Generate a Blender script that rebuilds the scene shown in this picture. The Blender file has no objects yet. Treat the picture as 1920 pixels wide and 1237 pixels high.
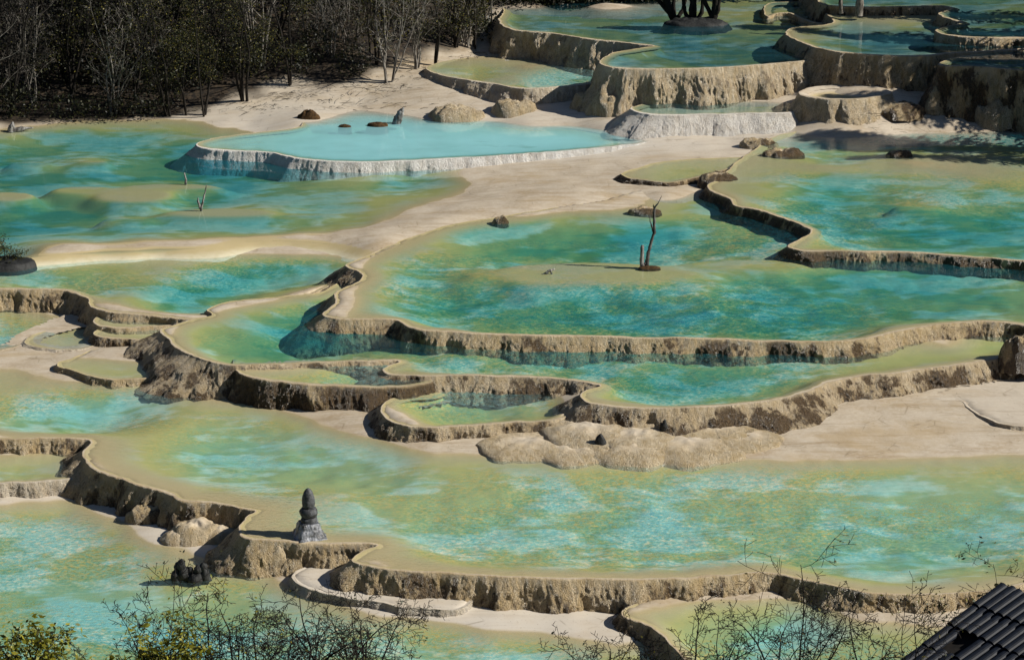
import bpy, bmesh, math, random
import numpy as np
from mathutils import Vector, Matrix
from mathutils.geometry import delaunay_2d_cdt

# ------------------------------------------------------------------ camera, sky, sun, exposure
SC = bpy.context.scene
COL = SC.collection
F, PITCH, CAMH = 4516.0, math.radians(18), 24.0          # focal length in photo pixels (1920 wide), tilt, height
cam_d = bpy.data.cameras.new('camera'); cam = bpy.data.objects.new('camera', cam_d); COL.objects.link(cam)
cam.location = (0, 0, CAMH); cam.rotation_euler = (math.pi/2 - PITCH, 0, 0)
cam_d.sensor_width = 36; cam_d.lens = F/1920*36; cam_d.clip_start = 0.5; cam_d.clip_end = 2000
SC.camera = cam
SUN_EL, SUN_AZ = math.radians(34), math.radians(98)      # azimuth clockwise from +Y
to_sun = Vector((math.sin(SUN_AZ)*math.cos(SUN_EL), math.cos(SUN_AZ)*math.cos(SUN_EL), math.sin(SUN_EL)))
w = bpy.data.worlds.new('World'); SC.world = w; w.use_nodes = True
wn = w.node_tree; bg = wn.nodes['Background']
sky = wn.nodes.new('ShaderNodeTexSky'); sky.sky_type = 'NISHITA'; sky.sun_disc = False
sky.sun_elevation = SUN_EL; sky.sun_rotation = SUN_AZ; sky.altitude = 3000; sky.dust_density = .3
wn.links.new(sky.outputs[0], bg.inputs[0]); bg.inputs[1].default_value = 0.05
sl = bpy.data.lights.new('sun', 'SUN'); sl.energy = 5.0; sl.angle = math.radians(.5); sl.color = (1, .94, .84)
so = bpy.data.objects.new('sun', sl); COL.objects.link(so)
so.rotation_euler = to_sun.to_track_quat('Z', 'Y').to_euler(); so.location = (60, 60, 60)
SC.view_settings.view_transform = 'Standard'; SC.view_settings.look = 'None'
SC.view_settings.exposure = 0.25; SC.view_settings.gamma = 1.0
SC.cycles.max_bounces = 6; SC.cycles.diffuse_bounces = 2; SC.cycles.transparent_max_bounces = 12; SC.cycles.caustics_reflective = False
RNG = random.Random(7); NR = np.random.default_rng(7)

# ------------------------------------------------------------------ helpers
cP, sP = math.cos(PITCH), math.sin(PITCH)
def at(x, y, z):
    """world point at height z that the photograph shows at pixel x, y"""
    u = (x-960)/F; v = (618.5-y)/F
    d = np.array([u, cP+v*sP, -sP+v*cP]); t = (z-CAMH)/d[2]
    return np.array([d[0]*t, d[1]*t, z])
def at_dist(x, y, dist):
    u = (x-960)/F; v = (618.5-y)/F
    d = np.array([u, cP+v*sP, -sP+v*cP]); d /= np.linalg.norm(d)
    return np.array([0, 0, CAMH]) + d*dist

_perm = NR.permutation(512)
_grad = NR.normal(size=(512, 3)); _grad /= np.linalg.norm(_grad, axis=1)[:, None]
def noise(p):
    """gradient noise, p (...,3), about -0.6..0.6"""
    p = np.asarray(p, float); i = np.floor(p).astype(int); f = p-i
    u = f*f*f*(f*(f*6-15)+10)
    out = 0
    for dx in (0, 1):
        for dy in (0, 1):
            for dz in (0, 1):
                h = _perm[(_perm[(_perm[(i[..., 0]+dx) % 512]+i[..., 1]+dy) % 512]+i[..., 2]+dz) % 512]
                g = _grad[h]
                dot = g[..., 0]*(f[..., 0]-dx)+g[..., 1]*(f[..., 1]-dy)+g[..., 2]*(f[..., 2]-dz)
                out = out+dot*(u[..., 0] if dx else 1-u[..., 0])*(u[..., 1] if dy else 1-u[..., 1])*(u[..., 2] if dz else 1-u[..., 2])
    return out
def fbm(p, o=3):
    a, s, r = 1., 1., 0
    for _ in range(o):
        r = r+a*noise(np.asarray(p)*s); a *= .5; s *= 2.03
    return r
def smooth(a, b, x):
    t = np.clip((x-a)/(b-a), 0, 1); return t*t*(3-2*t)
def P3(x, y, z=0.):
    return np.stack([x, y, np.zeros_like(x)+z], -1)

def rbf(pts, val, c=.8, lam=.02):
    pts = np.asarray(pts, float); val = np.asarray(val, float); m = val.mean()
    r = np.sqrt(((pts[:, None]-pts[None])**2).sum(-1)+c*c)
    n = len(pts); A = np.zeros((n+1, n+1)); A[:n, :n] = r-np.eye(n)*lam; A[n, :n] = 1; A[:n, n] = 1
    s = np.linalg.solve(A, np.append(val, 0))
    def f(x, y):
        x = np.asarray(x, float); y = np.asarray(y, float); sh = x.shape
        q = np.stack([x.ravel(), y.ravel()], 1); out = np.empty(len(q))
        for k in range(0, len(q), 20000):
            qq = q[k:k+20000]
            out[k:k+20000] = np.sqrt(((qq[:, None]-pts[None])**2).sum(-1)+c*c)@s[:n]+s[n]
        return out.reshape(sh)
    return f

def mesh_obj(name, V, Fc, mat, parent=None, attrs=None, smooth_=True, mats=None):
    me = bpy.data.meshes.new(name)
    me.from_pydata([tuple(v) for v in V] if not isinstance(V, np.ndarray) else V.tolist(), [], Fc if isinstance(Fc, list) else Fc.tolist())
    me.materials.append(mat)
    for a, d in (attrs or {}).items():
        at_ = me.attributes.new(a, 'FLOAT', 'POINT'); at_.data.foreach_set('value', np.asarray(d, np.float32))
    if smooth_: me.polygons.foreach_set('use_smooth', [True]*len(me.polygons))
    me.update()
    o = bpy.data.objects.new(name, me); COL.objects.link(o)
    if parent: o.parent = parent
    return o
def empty(name, loc=(0, 0, 0)):
    o = bpy.data.objects.new(name, None); COL.objects.link(o); o.location = loc; o.empty_display_size = .2
    return o
def tag(o, label, cat=None, group=None, kind=None):
    o['label'] = label
    if cat: o['category'] = cat
    if group: o['group'] = group
    if kind: o['kind'] = kind
    return o

# ------------------------------------------------------------------ node helper
class N:
    def __init__(s, name):
        s.m = bpy.data.materials.new(name); s.m.use_nodes = True; s.t = s.m.node_tree; s.t.nodes.clear()
        s.out = s.t.nodes.new('ShaderNodeOutputMaterial')
    def n(s, typ, **kw):
        nd = s.t.nodes.new(typ)
        for k, v in kw.items(): setattr(nd, k, v)
        return nd
    def set(s, sock, v):
        if hasattr(v, 'is_linked') or isinstance(v, bpy.types.NodeSocket): s.t.links.new(v, sock)
        else:
            if sock.type == 'RGBA' and len(v) == 3: v = (*v, 1)
            sock.default_value = v
    def math(s, op, a, b=0., c=None):
        nd = s.n('ShaderNodeMath', operation=op); s.set(nd.inputs[0], a); s.set(nd.inputs[1], b)
        if c is not None: s.set(nd.inputs[2], c)
        return nd.outputs[0]
    def mix(s, f, a, b, mode='MIX'):
        nd = s.n('ShaderNodeMix', data_type='RGBA', blend_type=mode, clamp_factor=True)
        s.set(nd.inputs[0], f); s.set(nd.inputs[6], a); s.set(nd.inputs[7], b); return nd.outputs[2]
    def ramp(s, v, lo, hi, a=0., b=1.):
        nd = s.n('ShaderNodeMapRange', interpolation_type='SMOOTHSTEP'); s.set(nd.inputs[0], v)
        for i, q in enumerate((lo, hi, a, b)): s.set(nd.inputs[1+i], q)
        return nd.outputs[0]
    def attr(s, name):
        return s.n('ShaderNodeAttribute', attribute_name=name).outputs['Fac']
    def coords(s, scale=(1, 1, 1), which='Object'):
        tc = s.n('ShaderNodeTexCoord'); mp = s.n('ShaderNodeMapping'); s.t.links.new(tc.outputs[which], mp.inputs[0])
        mp.inputs['Scale'].default_value = scale; return mp.outputs[0]
    def noise(s, vec, scale, detail=3, rough=.55, dist=0.):
        nd = s.n('ShaderNodeTexNoise'); s.set(nd.inputs['Vector'], vec); nd.inputs['Scale'].default_value = scale
        nd.inputs['Detail'].default_value = detail; nd.inputs['Roughness'].default_value = rough; nd.inputs['Distortion'].default_value = dist
        return nd.outputs[0]
    def bump(s, h, strength, dist, normal=None):
        nd = s.n('ShaderNodeBump'); s.set(nd.inputs['Strength'], strength); nd.inputs['Distance'].default_value = dist
        s.set(nd.inputs['Height'], h)
        if normal is not None: s.set(nd.inputs['Normal'], normal)
        return nd.outputs[0]
    def bsdf(s, col, rough=.6, normal=None, spec=.5, **kw):
        nd = s.n('ShaderNodeBsdfPrincipled'); s.set(nd.inputs['Base Color'], col); s.set(nd.inputs['Roughness'], rough)
        s.set(nd.inputs['Specular IOR Level'], spec)
        if normal is not None: s.set(nd.inputs['Normal'], normal)
        return nd.outputs[0]
    def done(s, sh):
        s.t.links.new(sh, s.out.inputs[0]); return s.m

def bed_pattern(g, algae, depth):
    """mats of ochre algae on the pool beds, in world space (the bed shows them, the water is thinner over them)"""
    ge = g.n('ShaderNodeNewGeometry'); vs = []
    for sc_ in ((.62, 1.0, .0), (.5, 1.2, .0)):
        mp = g.n('ShaderNodeMapping'); g.t.links.new(ge.outputs['Position'], mp.inputs[0]); mp.inputs['Scale'].default_value = sc_; vs.append(mp.outputs[0])
    v1 = g.noise(vs[0], .55, 3, .5, .3); v2 = g.noise(vs[1], 1.9, 4, .6, .3)
    pat = g.math('ADD', g.math('MULTIPLY', v1, .66), g.math('MULTIPLY', v2, .34))
    return g.math('MULTIPLY', g.ramp(g.math('ADD', pat, g.math('MULTIPLY', g.math('SUBTRACT', algae, .5), .30)), .455, .56), g.ramp(depth, .02, .12)), v2

def mat_travertine():
    """attributes: depth (metres of water above, negative = dry), wall (0 crest .. 1 foot, -1 none), stain, forest, algae"""
    g = N('travertine')
    co = g.coords(); st = g.coords((1, 1, .28))
    depth, wall, stain, forest, algae, pale = [g.attr(a) for a in ('depth', 'wall', 'stain', 'forest', 'algae', 'pale')]
    n1 = g.noise(co, 1.1, 4); n2 = g.noise(co, 9, 4, .65); n3 = g.noise(g.coords((.35, 1.2, 1)), 1.6, 4, .6, .4)
    base = g.mix(g.ramp(n1, .3, .7), (.54, .465, .36), (.44, .365, .265))
    base = g.mix(g.ramp(n3, .48, .72, 0, .6), base, (.36, .26, .15))
    base = g.mix(g.ramp(n2, .4, .75, 0, .4), base, (.66, .60, .50))
    fs = g.noise(g.coords((.25, 3.2, 1)), 1.5, 5, .7, .6); base = g.mix(g.ramp(fs, .5, .66, 0, .5), base, (.30, .22, .13))
    base = g.mix(g.ramp(g.noise(g.coords((.5, 1, 1)), .55, 5, .65, .5), .5, .68, 0, .55), base, (.40, .29, .15))
    base = g.mix(g.math('MULTIPLY', pale, g.ramp(n1, .25, .6, .55, 1)), base, g.mix(n2, (.80, .78, .73), (.62, .57, .49)))
    vo = g.n('ShaderNodeTexVoronoi', feature='DISTANCE_TO_EDGE'); g.set(vo.inputs['Vector'], g.coords((1, 1.2, 1))); vo.inputs['Scale'].default_value = 1.3
    base = g.mix(g.math('MULTIPLY', g.ramp(vo.outputs['Distance'], .0, .035, .5, 0), g.ramp(n1, .5, .62)), base, (.20, .15, .09))
    base = g.mix(g.ramp(g.noise(g.coords((.6, 1, 1)), 26, 2, .5), .68, .72, 0, .6), base, (.16, .10, .05))
    # walls: tan shoulder, speckled crust, iron-brown and dark algae patches low down
    s1 = g.noise(st, 5.5, 4, .6); s2 = g.noise(st, 15, 4, .7); s3 = g.noise(g.coords((1, 1, .5)), 1.5, 3); gr = g.noise(co, 34, 3, .7)
    onw = g.ramp(wall, .0, .14)
    wcol = g.mix(g.ramp(s1, .36, .64), (.54, .405, .215), (.72, .59, .39))
    wcol = g.mix(g.math('MULTIPLY', g.ramp(g.math('ADD', g.math('MULTIPLY', gr, .6), g.math('MULTIPLY', s2, .4)), .40, .56, .75, 0), g.ramp(wall, .15, .45)), wcol, (.20, .13, .06))
    wcol = g.mix(g.math('MULTIPLY', pale, .97), wcol, g.mix(g.ramp(s1, .32, .62), (.66, .63, .58), (.87, .86, .83)))
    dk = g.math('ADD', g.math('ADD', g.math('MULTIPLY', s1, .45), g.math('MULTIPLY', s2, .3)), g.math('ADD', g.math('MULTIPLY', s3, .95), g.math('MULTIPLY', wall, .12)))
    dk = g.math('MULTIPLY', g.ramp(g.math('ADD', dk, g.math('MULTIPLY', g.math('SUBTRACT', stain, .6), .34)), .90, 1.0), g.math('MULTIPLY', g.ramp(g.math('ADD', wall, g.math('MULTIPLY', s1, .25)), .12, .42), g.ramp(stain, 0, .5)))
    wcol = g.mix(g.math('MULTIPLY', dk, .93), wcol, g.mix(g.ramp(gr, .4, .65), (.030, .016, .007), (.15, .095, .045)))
    base = g.mix(onw, base, wcol)
    # forest floor
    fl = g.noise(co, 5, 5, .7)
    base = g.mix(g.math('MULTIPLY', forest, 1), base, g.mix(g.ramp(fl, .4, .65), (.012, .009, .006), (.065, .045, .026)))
    # under water: ochre film in the shallows, olive algae patches deeper
    am, v2 = bed_pattern(g, algae, depth)
    wet = g.ramp(depth, -.015, .012)
    sub = g.mix(g.ramp(depth, .02, .25), (.47, .38, .205), (.72, .68, .51))
    sub = g.mix(g.ramp(g.noise(g.coords((.7, 1.2, .05)), 6, 4, .65), .4, .7, 0, .35), sub, (.44, .37, .17))
    sub = g.mix(g.math('MULTIPLY', am, .92), sub, g.mix(v2, (.56, .45, .14), (.40, .34, .09)))
    base = g.mix(wet, base, sub)
    fb = g.noise(co, 30, 4, .7)
    h = g.math('ADD', g.math('MULTIPLY', g.math('ADD', g.noise(st, 14, 5, .65), gr), g.math('MULTIPLY', onw, 1.1)), g.math('MULTIPLY', fb, .35))
    nor = g.bump(h, g.math('ADD', g.math('MULTIPLY', onw, .8), .2), .085)
    rough = g.math('SUBTRACT', .75, g.math('MULTIPLY', onw, g.ramp(s1, .4, .6, .35, .52)))
    return g.done(g.bsdf(base, rough, nor, .5))

def mat_water(name, tint=(.13, .74, .72), scat=(.10, .42, .42), dens=1.2, ripple=.5, calm=.45):
    g = N(name); d0 = g.attr('depth'); co = g.coords()
    r1 = g.noise(g.coords((.8, 1.1, 1)), 9, 2, .5, .4); r2 = g.noise(g.coords((.75, 1.0, 1)), 21, 2, .5, .3)
    zone = g.ramp(g.noise(g.coords((.5, 1, 1)), .24, 3), calm-.05, calm+.12)
    rip = g.math('ADD', g.math('MULTIPLY', r1, .6), g.math('MULTIPLY', r2, .4))
    amp = g.math('ADD', .12, g.math('MULTIPLY', zone, .88))
    jit = g.math('ADD', 1, g.math('MULTIPLY', g.math('MULTIPLY', g.math('SUBTRACT', rip, .5), amp), 3.8*min(ripple, 1.2)))
    am, _ = bed_pattern(g, g.attr('algae'), d0)
    d = g.math('MULTIPLY', g.math('MULTIPLY', g.math('MAXIMUM', d0, 0.), g.math('SUBTRACT', 1, g.math('MULTIPLY', am, .45))), jit)
    d = g.math('MAXIMUM', 0, g.math('ADD', d, g.math('MULTIPLY', g.math('MULTIPLY', g.math('SUBTRACT', rip, .5), amp), g.math('MULTIPLY', g.ramp(d0, .03, .22), 1.25*min(1.2, ripple)))))  # ripple glitter put into the tint: depth shifted by the ripple noise
    cc = g.n('ShaderNodeCombineColor')
    for i in range(3): g.set(cc.inputs[i], g.math('POWER', tint[i], g.math('MULTIPLY', d, 2.2)))
    tr = g.n('ShaderNodeBsdfTransparent'); g.set(tr.inputs[0], cc.outputs[0])
    nor = g.bump(rip, g.math('MINIMUM', g.math('MULTIPLY', amp, ripple), 1.), .03*max(1, ripple))
    df = g.n('ShaderNodeBsdfDiffuse'); g.set(df.inputs[0], scat); g.set(df.inputs['Normal'], nor)
    s = g.math('SUBTRACT', 1, g.math('POWER', 2.718, g.math('MULTIPLY', d, -dens)))
    m1 = g.n('ShaderNodeMixShader'); g.set(m1.inputs[0], s); g.set(m1.inputs[1], tr.outputs[0]); g.set(m1.inputs[2], df.outputs[0])
    gl = g.n('ShaderNodeBsdfGlossy'); gl.inputs['Roughness'].default_value = .06; g.set(gl.inputs['Normal'], nor)
    lw = g.n('ShaderNodeLayerWeight'); lw.inputs[0].default_value = .5; g.set(lw.inputs['Normal'], nor)
    fr = g.math('MULTIPLY_ADD', g.math('POWER', lw.outputs['Facing'], 5.), .96, .02)      # Schlick, same from both sides
    m2 = g.n('ShaderNodeMixShader'); g.set(m2.inputs[0], fr); g.set(m2.inputs[1], m1.outputs[0]); g.set(m2.inputs[2], gl.outputs[0])
    return g.done(m2.outputs[0])

def mat_simple(name, c1, c2, scale=8, rough=.8, bump=.3, dist=.02, spec=.3, stretch=(1, 1, 1)):
    g = N(name); co = g.coords(stretch)
    n = g.noise(co, scale, 5, .65)
    return g.done(g.bsdf(g.mix(g.ramp(n, .35, .65), c1, c2), rough, g.bump(n, bump, dist), spec))
def mat_leaf(name, c1, c2, c3):
    g = N(name); r = g.attr('tone')
    col = g.mix(g.ramp(r, .0, .6), c1, c2); col = g.mix(g.ramp(r, .62, .95), col, c3)
    b = g.n('ShaderNodeBsdfPrincipled'); g.set(b.inputs['Base Color'], col); b.inputs['Roughness'].default_value = .55
    t = g.n('ShaderNodeBsdfTranslucent'); g.set(t.inputs[0], col)
    m = g.n('ShaderNodeMixShader'); m.inputs[0].default_value = .3; g.set(m.inputs[1], b.outputs[0]); g.set(m.inputs[2], t.outputs[0])
    return g.done(m.outputs[0])

M_TRAV = mat_travertine()
W_MID = mat_water('water_turquoise', (.30, .72, .82), (.05, .33, .42), .35, .9, .47)
W_FRONT = mat_water('water_pale_green', (.46, .88, 1.0), (.38, .62, .64), .55, 1.3, .45)
W_MILK = mat_water('water_milky_blue', (.40, .88, .97), (.42, .85, .93), 2.4, .05, .9)
W_FAR = mat_water('water_clear_teal', (.28, .54, .68), (.05, .20, .26), .6, .15, .6)
W_LEFT = mat_water('water_left_teal', (.24, .62, .76), (.04, .28, .37), .4, .25, .6)
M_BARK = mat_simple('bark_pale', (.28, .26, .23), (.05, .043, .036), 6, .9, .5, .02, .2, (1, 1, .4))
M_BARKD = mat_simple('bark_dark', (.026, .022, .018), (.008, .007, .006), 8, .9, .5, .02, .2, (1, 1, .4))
M_DEAD = mat_simple('bleached_wood', (.34, .33, .32), (.05, .045, .04), 9, .8, .5, .02, .3, (1, 1, .35))
M_STONE = mat_simple('dark_stone', (.085, .09, .10), (.018, .019, .021), 9, .6, .9, .03, .5)
M_ROCK = mat_simple('black_rock', (.016, .018, .018), (.004, .004, .004), 11, .7, .9, .03, .5)
M_MOSS = mat_simple('brown_moss', (.10, .055, .02), (.03, .018, .008), 14, .9, .6, .03, .2)
L_OLIVE = mat_leaf('leaf_olive', (.014, .020, .006), (.042, .050, .010), (.20, .17, .025))
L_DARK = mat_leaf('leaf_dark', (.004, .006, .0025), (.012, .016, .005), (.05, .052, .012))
L_YELL = mat_leaf('leaf_yellow_green', (.11, .125, .011), (.23, .235, .02), (.36, .33, .03))

# ------------------------------------------------------------------ water levels (metres)
Z0, Z1, Z2, Z3, Z4, Z5, Z6, Z7 = 0., .80, 1.66, 1.55, 1.74, 2.06, 2.12, 2.36

def catmull(pts, ds, closed=True):
    pts = np.asarray(pts, float); n = len(pts); out = []
    for i in range(n):
        p0, p1, p2, p3 = pts[(i-1) % n], pts[i], pts[(i+1) % n], pts[(i+2) % n]
        m = max(2, int(np.linalg.norm(p2-p1)/ds*1.5))
        d01, d12, d23 = [max(1e-6, np.linalg.norm(b-a))**.5 for a, b in ((p0, p1), (p1, p2), (p2, p3))]
        for t in np.linspace(0, 1, m, endpoint=False):       # centripetal
            T = d01+t*d12
            A1 = (d01-T)/d01*p0+T/d01*p1
            A2 = (d01+d12-T)/d12*p1+(T-d01)/d12*p2
            A3 = (d01+d12+d23-T)/d23*p2+(T-d01-d12)/d23*p3
            B1 = (d01+d12-T)/(d01+d12)*A1+T/(d01+d12)*A2
            B2 = (d01+d12+d23-T)/(d12+d23)*A2+(T-d01)/(d12+d23)*A3
            out.append((d01+d12-T)/d12*B1+(T-d01)/d12*B2)
    out = np.array(out); seg = np.linalg.norm(np.roll(out, -1, 0)-out, axis=1); L = np.append(0, np.cumsum(seg))
    k = max(12, int(L[-1]/ds)); s = np.linspace(0, L[-1], k, endpoint=False)
    o2 = np.vstack([out, out[:1]])
    return np.stack([np.interp(s, L, o2[:, 0]), np.interp(s, L, o2[:, 1])], 1)

def inside(poly, x, y):
    x = np.asarray(x, float); y = np.asarray(y, float); res = np.zeros(x.shape, bool)
    x0, y0 = poly.min(0); x1, y1 = poly.max(0)
    k = (x >= x0) & (x <= x1) & (y >= y0) & (y <= y1)
    if not k.any(): return res
    xx, yy = x[k], y[k]; c = np.zeros(xx.shape, bool)
    a = poly; b = np.roll(poly, -1, 0)
    for (ax, ay), (bx, by) in zip(a, b):
        if ay == by: continue
        m = (ay > yy) != (by > yy)
        if m.any(): c[m] ^= xx[m] < (bx-ax)*(yy[m]-ay)/(by-ay)+ax
    res[k] = c; return res
def dist_line(pl, x, y, closed=False):
    """distance to a polyline"""
    q = np.stack([np.ravel(x), np.ravel(y)], 1).astype(float); best = np.full(len(q), 1e9)
    a = pl if closed else pl[:-1]; b = np.roll(pl, -1, 0) if closed else pl[1:]
    ab = b-a; l2 = (ab**2).sum(1)+1e-12
    for k in range(0, len(q), 4000):
        qq = q[k:k+4000]; ap = qq[:, None]-a[None]
        t = np.clip((ap*ab[None]).sum(-1)/l2[None], 0, 1)
        best[k:k+4000] = np.sqrt(((ap-t[..., None]*ab[None])**2).sum(-1)).min(1)
    return best.reshape(np.shape(x))

# ------------------------------------------------------------------ ground sheet (front pool bed, upper slope, forest floor, hills)
G = []
def gp(z, *pts):
    for p in pts: G.append((p[0], p[1], z if len(p) == 2 else z+p[2]))
gp(0, (0,1000,-.25),(100,1100,-.35),(0,1200,-.4),(250,1150,-.35),(200,1050,-.25),(330,1095,-.09),(440,1085,-.07),(450,1130,-.25),(80,965,-.10),(130,1010,-.22),
   (0,936,.04),(160,928,.05),(205,945,.05),(290,1000,.05),(420,1032,.05),(540,1082,.05),(0,948,-.02),(180,958,-.01),(250,1003,-.01),(330,1035,-.01),(450,1057,-.01),(550,1108,-.01),(620,1138,-.01),
   (250,1040,-.15),(400,1075,-.10),(800,1142,.06),(900,1148,.06),(1000,1162,.05),(1150,1175,.06),(1210,1192,.03),(700,1146,.03),(800,1156,.03),(900,1164,.04),(1000,1180,.04),(1120,1195,.04),(850,1174,-.03),(1000,1198,-.03),(1150,1222,-.03),(760,1166,-.03),
   (800,1200,-.22),(1000,1230,-.22),(600,1200,-.25),(700,1260,-.3),(300,1290,-.4),(1200,1260,-.2),(1500,1260,-.2),(1800,1240,-.2),
   (100,850,-.3),(600,960,-.4),(1200,1000,-.4),(1800,1000,-.4),(300,850,-.3),(1000,850,-.2),(1500,1080,-.2))
gp(0, (200,690,.4),(600,740,.4),(1200,780,.4),(1800,760,.4),(150,600,.7),(600,640,.9),(1200,700,.9),(1800,660,.9),(0,520,1.),(200,530,1.),(400,540,1.),(520,520,1.05),
   (0,500,1.42),(300,492,1.42),(500,482,1.42),(620,492,1.40))
gp(Z4, (0,487,.015),(100,478,.015),(250,471,.015),(380,464,.015),(450,454,.015),(550,452,.015),(640,460,.02),(690,470,.04))
gp(Z4, (100,270,-.28),(0,300,-.42),(250,290,-.4),(430,330,-.55),(600,345,-.55),(760,350,-.35),(845,335,-.05),(30,335,-.5),(120,325,-.28),(30,380,-.5),(150,390,-.45),(30,345,-.45),(250,385,-.42),(330,375,-.4),(200,335,-.4),(260,402,-.4),
   (400,380,-.4),(400,410,-.35),(500,392,-.14),(600,388,-.2),(450,362,-.45),(700,372,-.14),(770,390,-.01),(720,412,.0),(640,430,-.10),(560,420,-.32),(500,436,-.32),(300,438,-.22),(200,420,-.5),(100,428,-.6),(40,440,-.4),(60,462,-.12),(200,456,-.12),(350,447,-.18),(420,441,-.16),
   (0,255,-.06),(60,243,-.05),(200,238,-.08),(350,243,-.07),(450,248,-.02),(380,263,-.12),(180,300,-.25),(160,302,-.12),(320,310,-.5),
   (0,236,.05),(100,226,.05),(250,219,.05),(400,224,.05),(480,240,.04))
gp(0, (0,190,2.0),(200,195,1.95),(350,200,1.92),(450,195,2.1),(550,170,2.4),(650,150,2.75),(750,130,2.95),(820,115,3.05),(900,95,3.2),(935,60,3.6),(0,120,3.),(300,100,3.4),(600,80,3.8),(800,50,4.1),
   (560,227,2.16),(565,208,2.22),(600,194,2.2),(680,194,2.2),(760,210,2.18),(850,226,2.17),(1000,234,2.17),(1100,238,2.16),(1175,247,2.16),(700,184,2.35),(850,196,2.4),(850,170,2.7),(950,212,2.33),(1050,216,2.38),(1120,225,2.36),(1180,205,2.5),(880,152,2.8),(820,142,2.95),(1100,207,2.5),
   (700,268,1.55),(900,266,1.55),(500,272,1.55),(1080,266,1.65),(600,325,1.62),(720,328,1.68),(860,320,1.77),(1000,306,1.87),(1100,296,1.95),(1220,276,2.07),
   (900,340,1.78),(860,372,1.78),(800,400,1.84),(835,412,1.98),(750,440,1.93),(720,455,1.96),(1000,340,1.91),(1100,330,1.99),(1000,378,2.07),(1100,372,2.08),(1200,300,2.07),(1300,282,2.12),(1400,275,2.2),(1300,305,2.15),(1180,360,2.05),(1250,380,2.04),
   (1450,262,2.3),(1550,255,2.38),(1700,245,2.42),(1850,236,2.45),(1930,232,2.5),
   (1000,500,.9),(1250,450,1.),(1500,500,.9),(1900,500,.9),(760,530,1.),(1000,580,.8),(1350,560,.8),(1700,580,.8),(1600,380,1.4),(1850,400,1.3),(1600,430,1.3),(1600,300,1.9),(1900,300,1.8),
   (1200,256,2.15),(1350,252,2.2),(1480,240,2.35),(1500,215,2.75),(1560,218,2.85),(1650,215,2.9),(1700,200,3.1),(1650,160,3.65),(1560,152,3.6),(1700,165,3.5),(1500,182,3.05),(1400,184,3.0),(1120,206,2.6),(1200,200,2.75),(1300,195,2.88),(1480,170,3.2),(1540,152,3.5),(1850,224,2.7),(1780,212,2.85),(1720,236,2.55),
   (1300,90,3.4),(1000,75,3.2),(1100,40,3.4),(1000,180,2.55),(950,106,3.15),(1050,110,3.12),(1110,104,3.1),(1650,90,4.),(1800,40,4.3),(1650,0,4.5),(1850,130,3.8),(1950,150,3.8),
   (1000,8,4.45),(1120,2,4.45),(1250,-25,4.4),(1400,-50,4.4),(1600,-60,4.9),(1850,-60,5.3))
gp(0, (-120,600,.2),(0,610,.3),(-120,560,.5),(60,570,.6),(-150,660,.2),(-150,520,.9),(100,640,.4),(-120,500,1.3))
gp(Z4, (30,484,.015),(170,474,.015),(320,468,.015),(420,458,.015),(500,452,.015),(600,456,.015),(670,465,.02))
gpts = [tuple(at(*g)) for g in G]
for x in (-45, -22, 0, 22, 45):
    gpts += [(x, 47.5, -.35), (x, 44, .5), (x, 38, 3.6), (x, 30, 7.5), (x, 20, 12), (x, 8, 17.5), (x, -5, 22), (x, -40, 30)]
    gpts += [(x, 128, 12), (x, 160, 26), (x, 220, 55)]
gpts += [(-40, 95, 6), (-60, 70, 6), (-80, 110, 20), (-34, 80, 3.5), (-34, 60, 1.5), (30, 95, 4.5), (36, 80, 4), (34, 66, 2.2), (32, 56, 1.), (60, 80, 9), (80, 110, 20), (-200, 100, 40), (200, 100, 40), (-200, 0, 20), (200, 0, 20), (0, 300, 90)]
gpts = np.array(gpts)
_g = rbf(gpts[:, :2], gpts[:, 2], .7, .12)
def dome_mix(x, y, cx, cy, rx, ry, seed):
    # 1 on the flat top of a drowned mound, 0 outside, with a steep uneven flank
    r = np.sqrt(((x-cx)/rx)**2+((y-cy)/ry)**2)*(1+.22*fbm(P3(x*.5, y*.5, seed), 2))
    return 1-smooth(.5, 1., r)
DOMES4 = []
for px_, py_, rxp, ryp, dp_ in [(10,366,100,15,.05),(150,352,95,13,.09),(250,364,115,20,.05),(320,347,150,11,.07),(410,396,170,15,.06),(240,404,70,10,.16),(175,300,45,6,.08),(560,398,120,9,.14),(640,372,160,8,.2),(60,300,70,8,.16)]:
    c_ = at(px_, py_, Z4); DOMES4.append((c_[0], c_[1], rxp*.0192, np.linalg.norm(at(px_, py_-ryp, Z4)-c_), Z4-dp_))
def ground_z(x, y):
    view = smooth(46, 50, y)*(1-smooth(108, 125, y))
    n = fbm(P3(x*.9, y*.9), 3)*.035+fbm(P3(x*.35, y*.35, 3), 2)*.03
    b = _g(x, y)+n*view
    for k, (cx, cy, rx, ry, zt) in enumerate(DOMES4):
        m = dome_mix(x, y, cx, cy, rx, ry, k*2.3); b = np.where(m > 0, np.maximum(b, b+(zt-b)*m), b)
    return b+(1-view)*fbm(P3(x*.12, y*.12, 9), 4)*1.2*smooth(60, 20, np.abs(y-75)*-1+60)
def px_poly(pts, z=2.0):
    return np.array([at(x, y, z)[:2] for x, y in pts])
FOREST = np.array([at(x, y, z)[:2] for x, y, z in [(-900,246,1.8),(0,240,1.8),(120,232,1.8),(300,226,1.8),(370,216,1.85),(440,194,2.1),(560,170,2.4),(640,160,2.7),(720,142,2.9),(790,120,3.),(850,108,3.1),(905,92,3.2),(932,66,3.5),(945,24,4.2),(1000,14,4.4),(1120,9,4.4),(1240,4,4.4),(1330,-25,4.4),(1500,-45,4.6),(1900,-50,5.2),(2600,-50,5.2),(2600,-150,6),(-900,-250,6)]])

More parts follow.
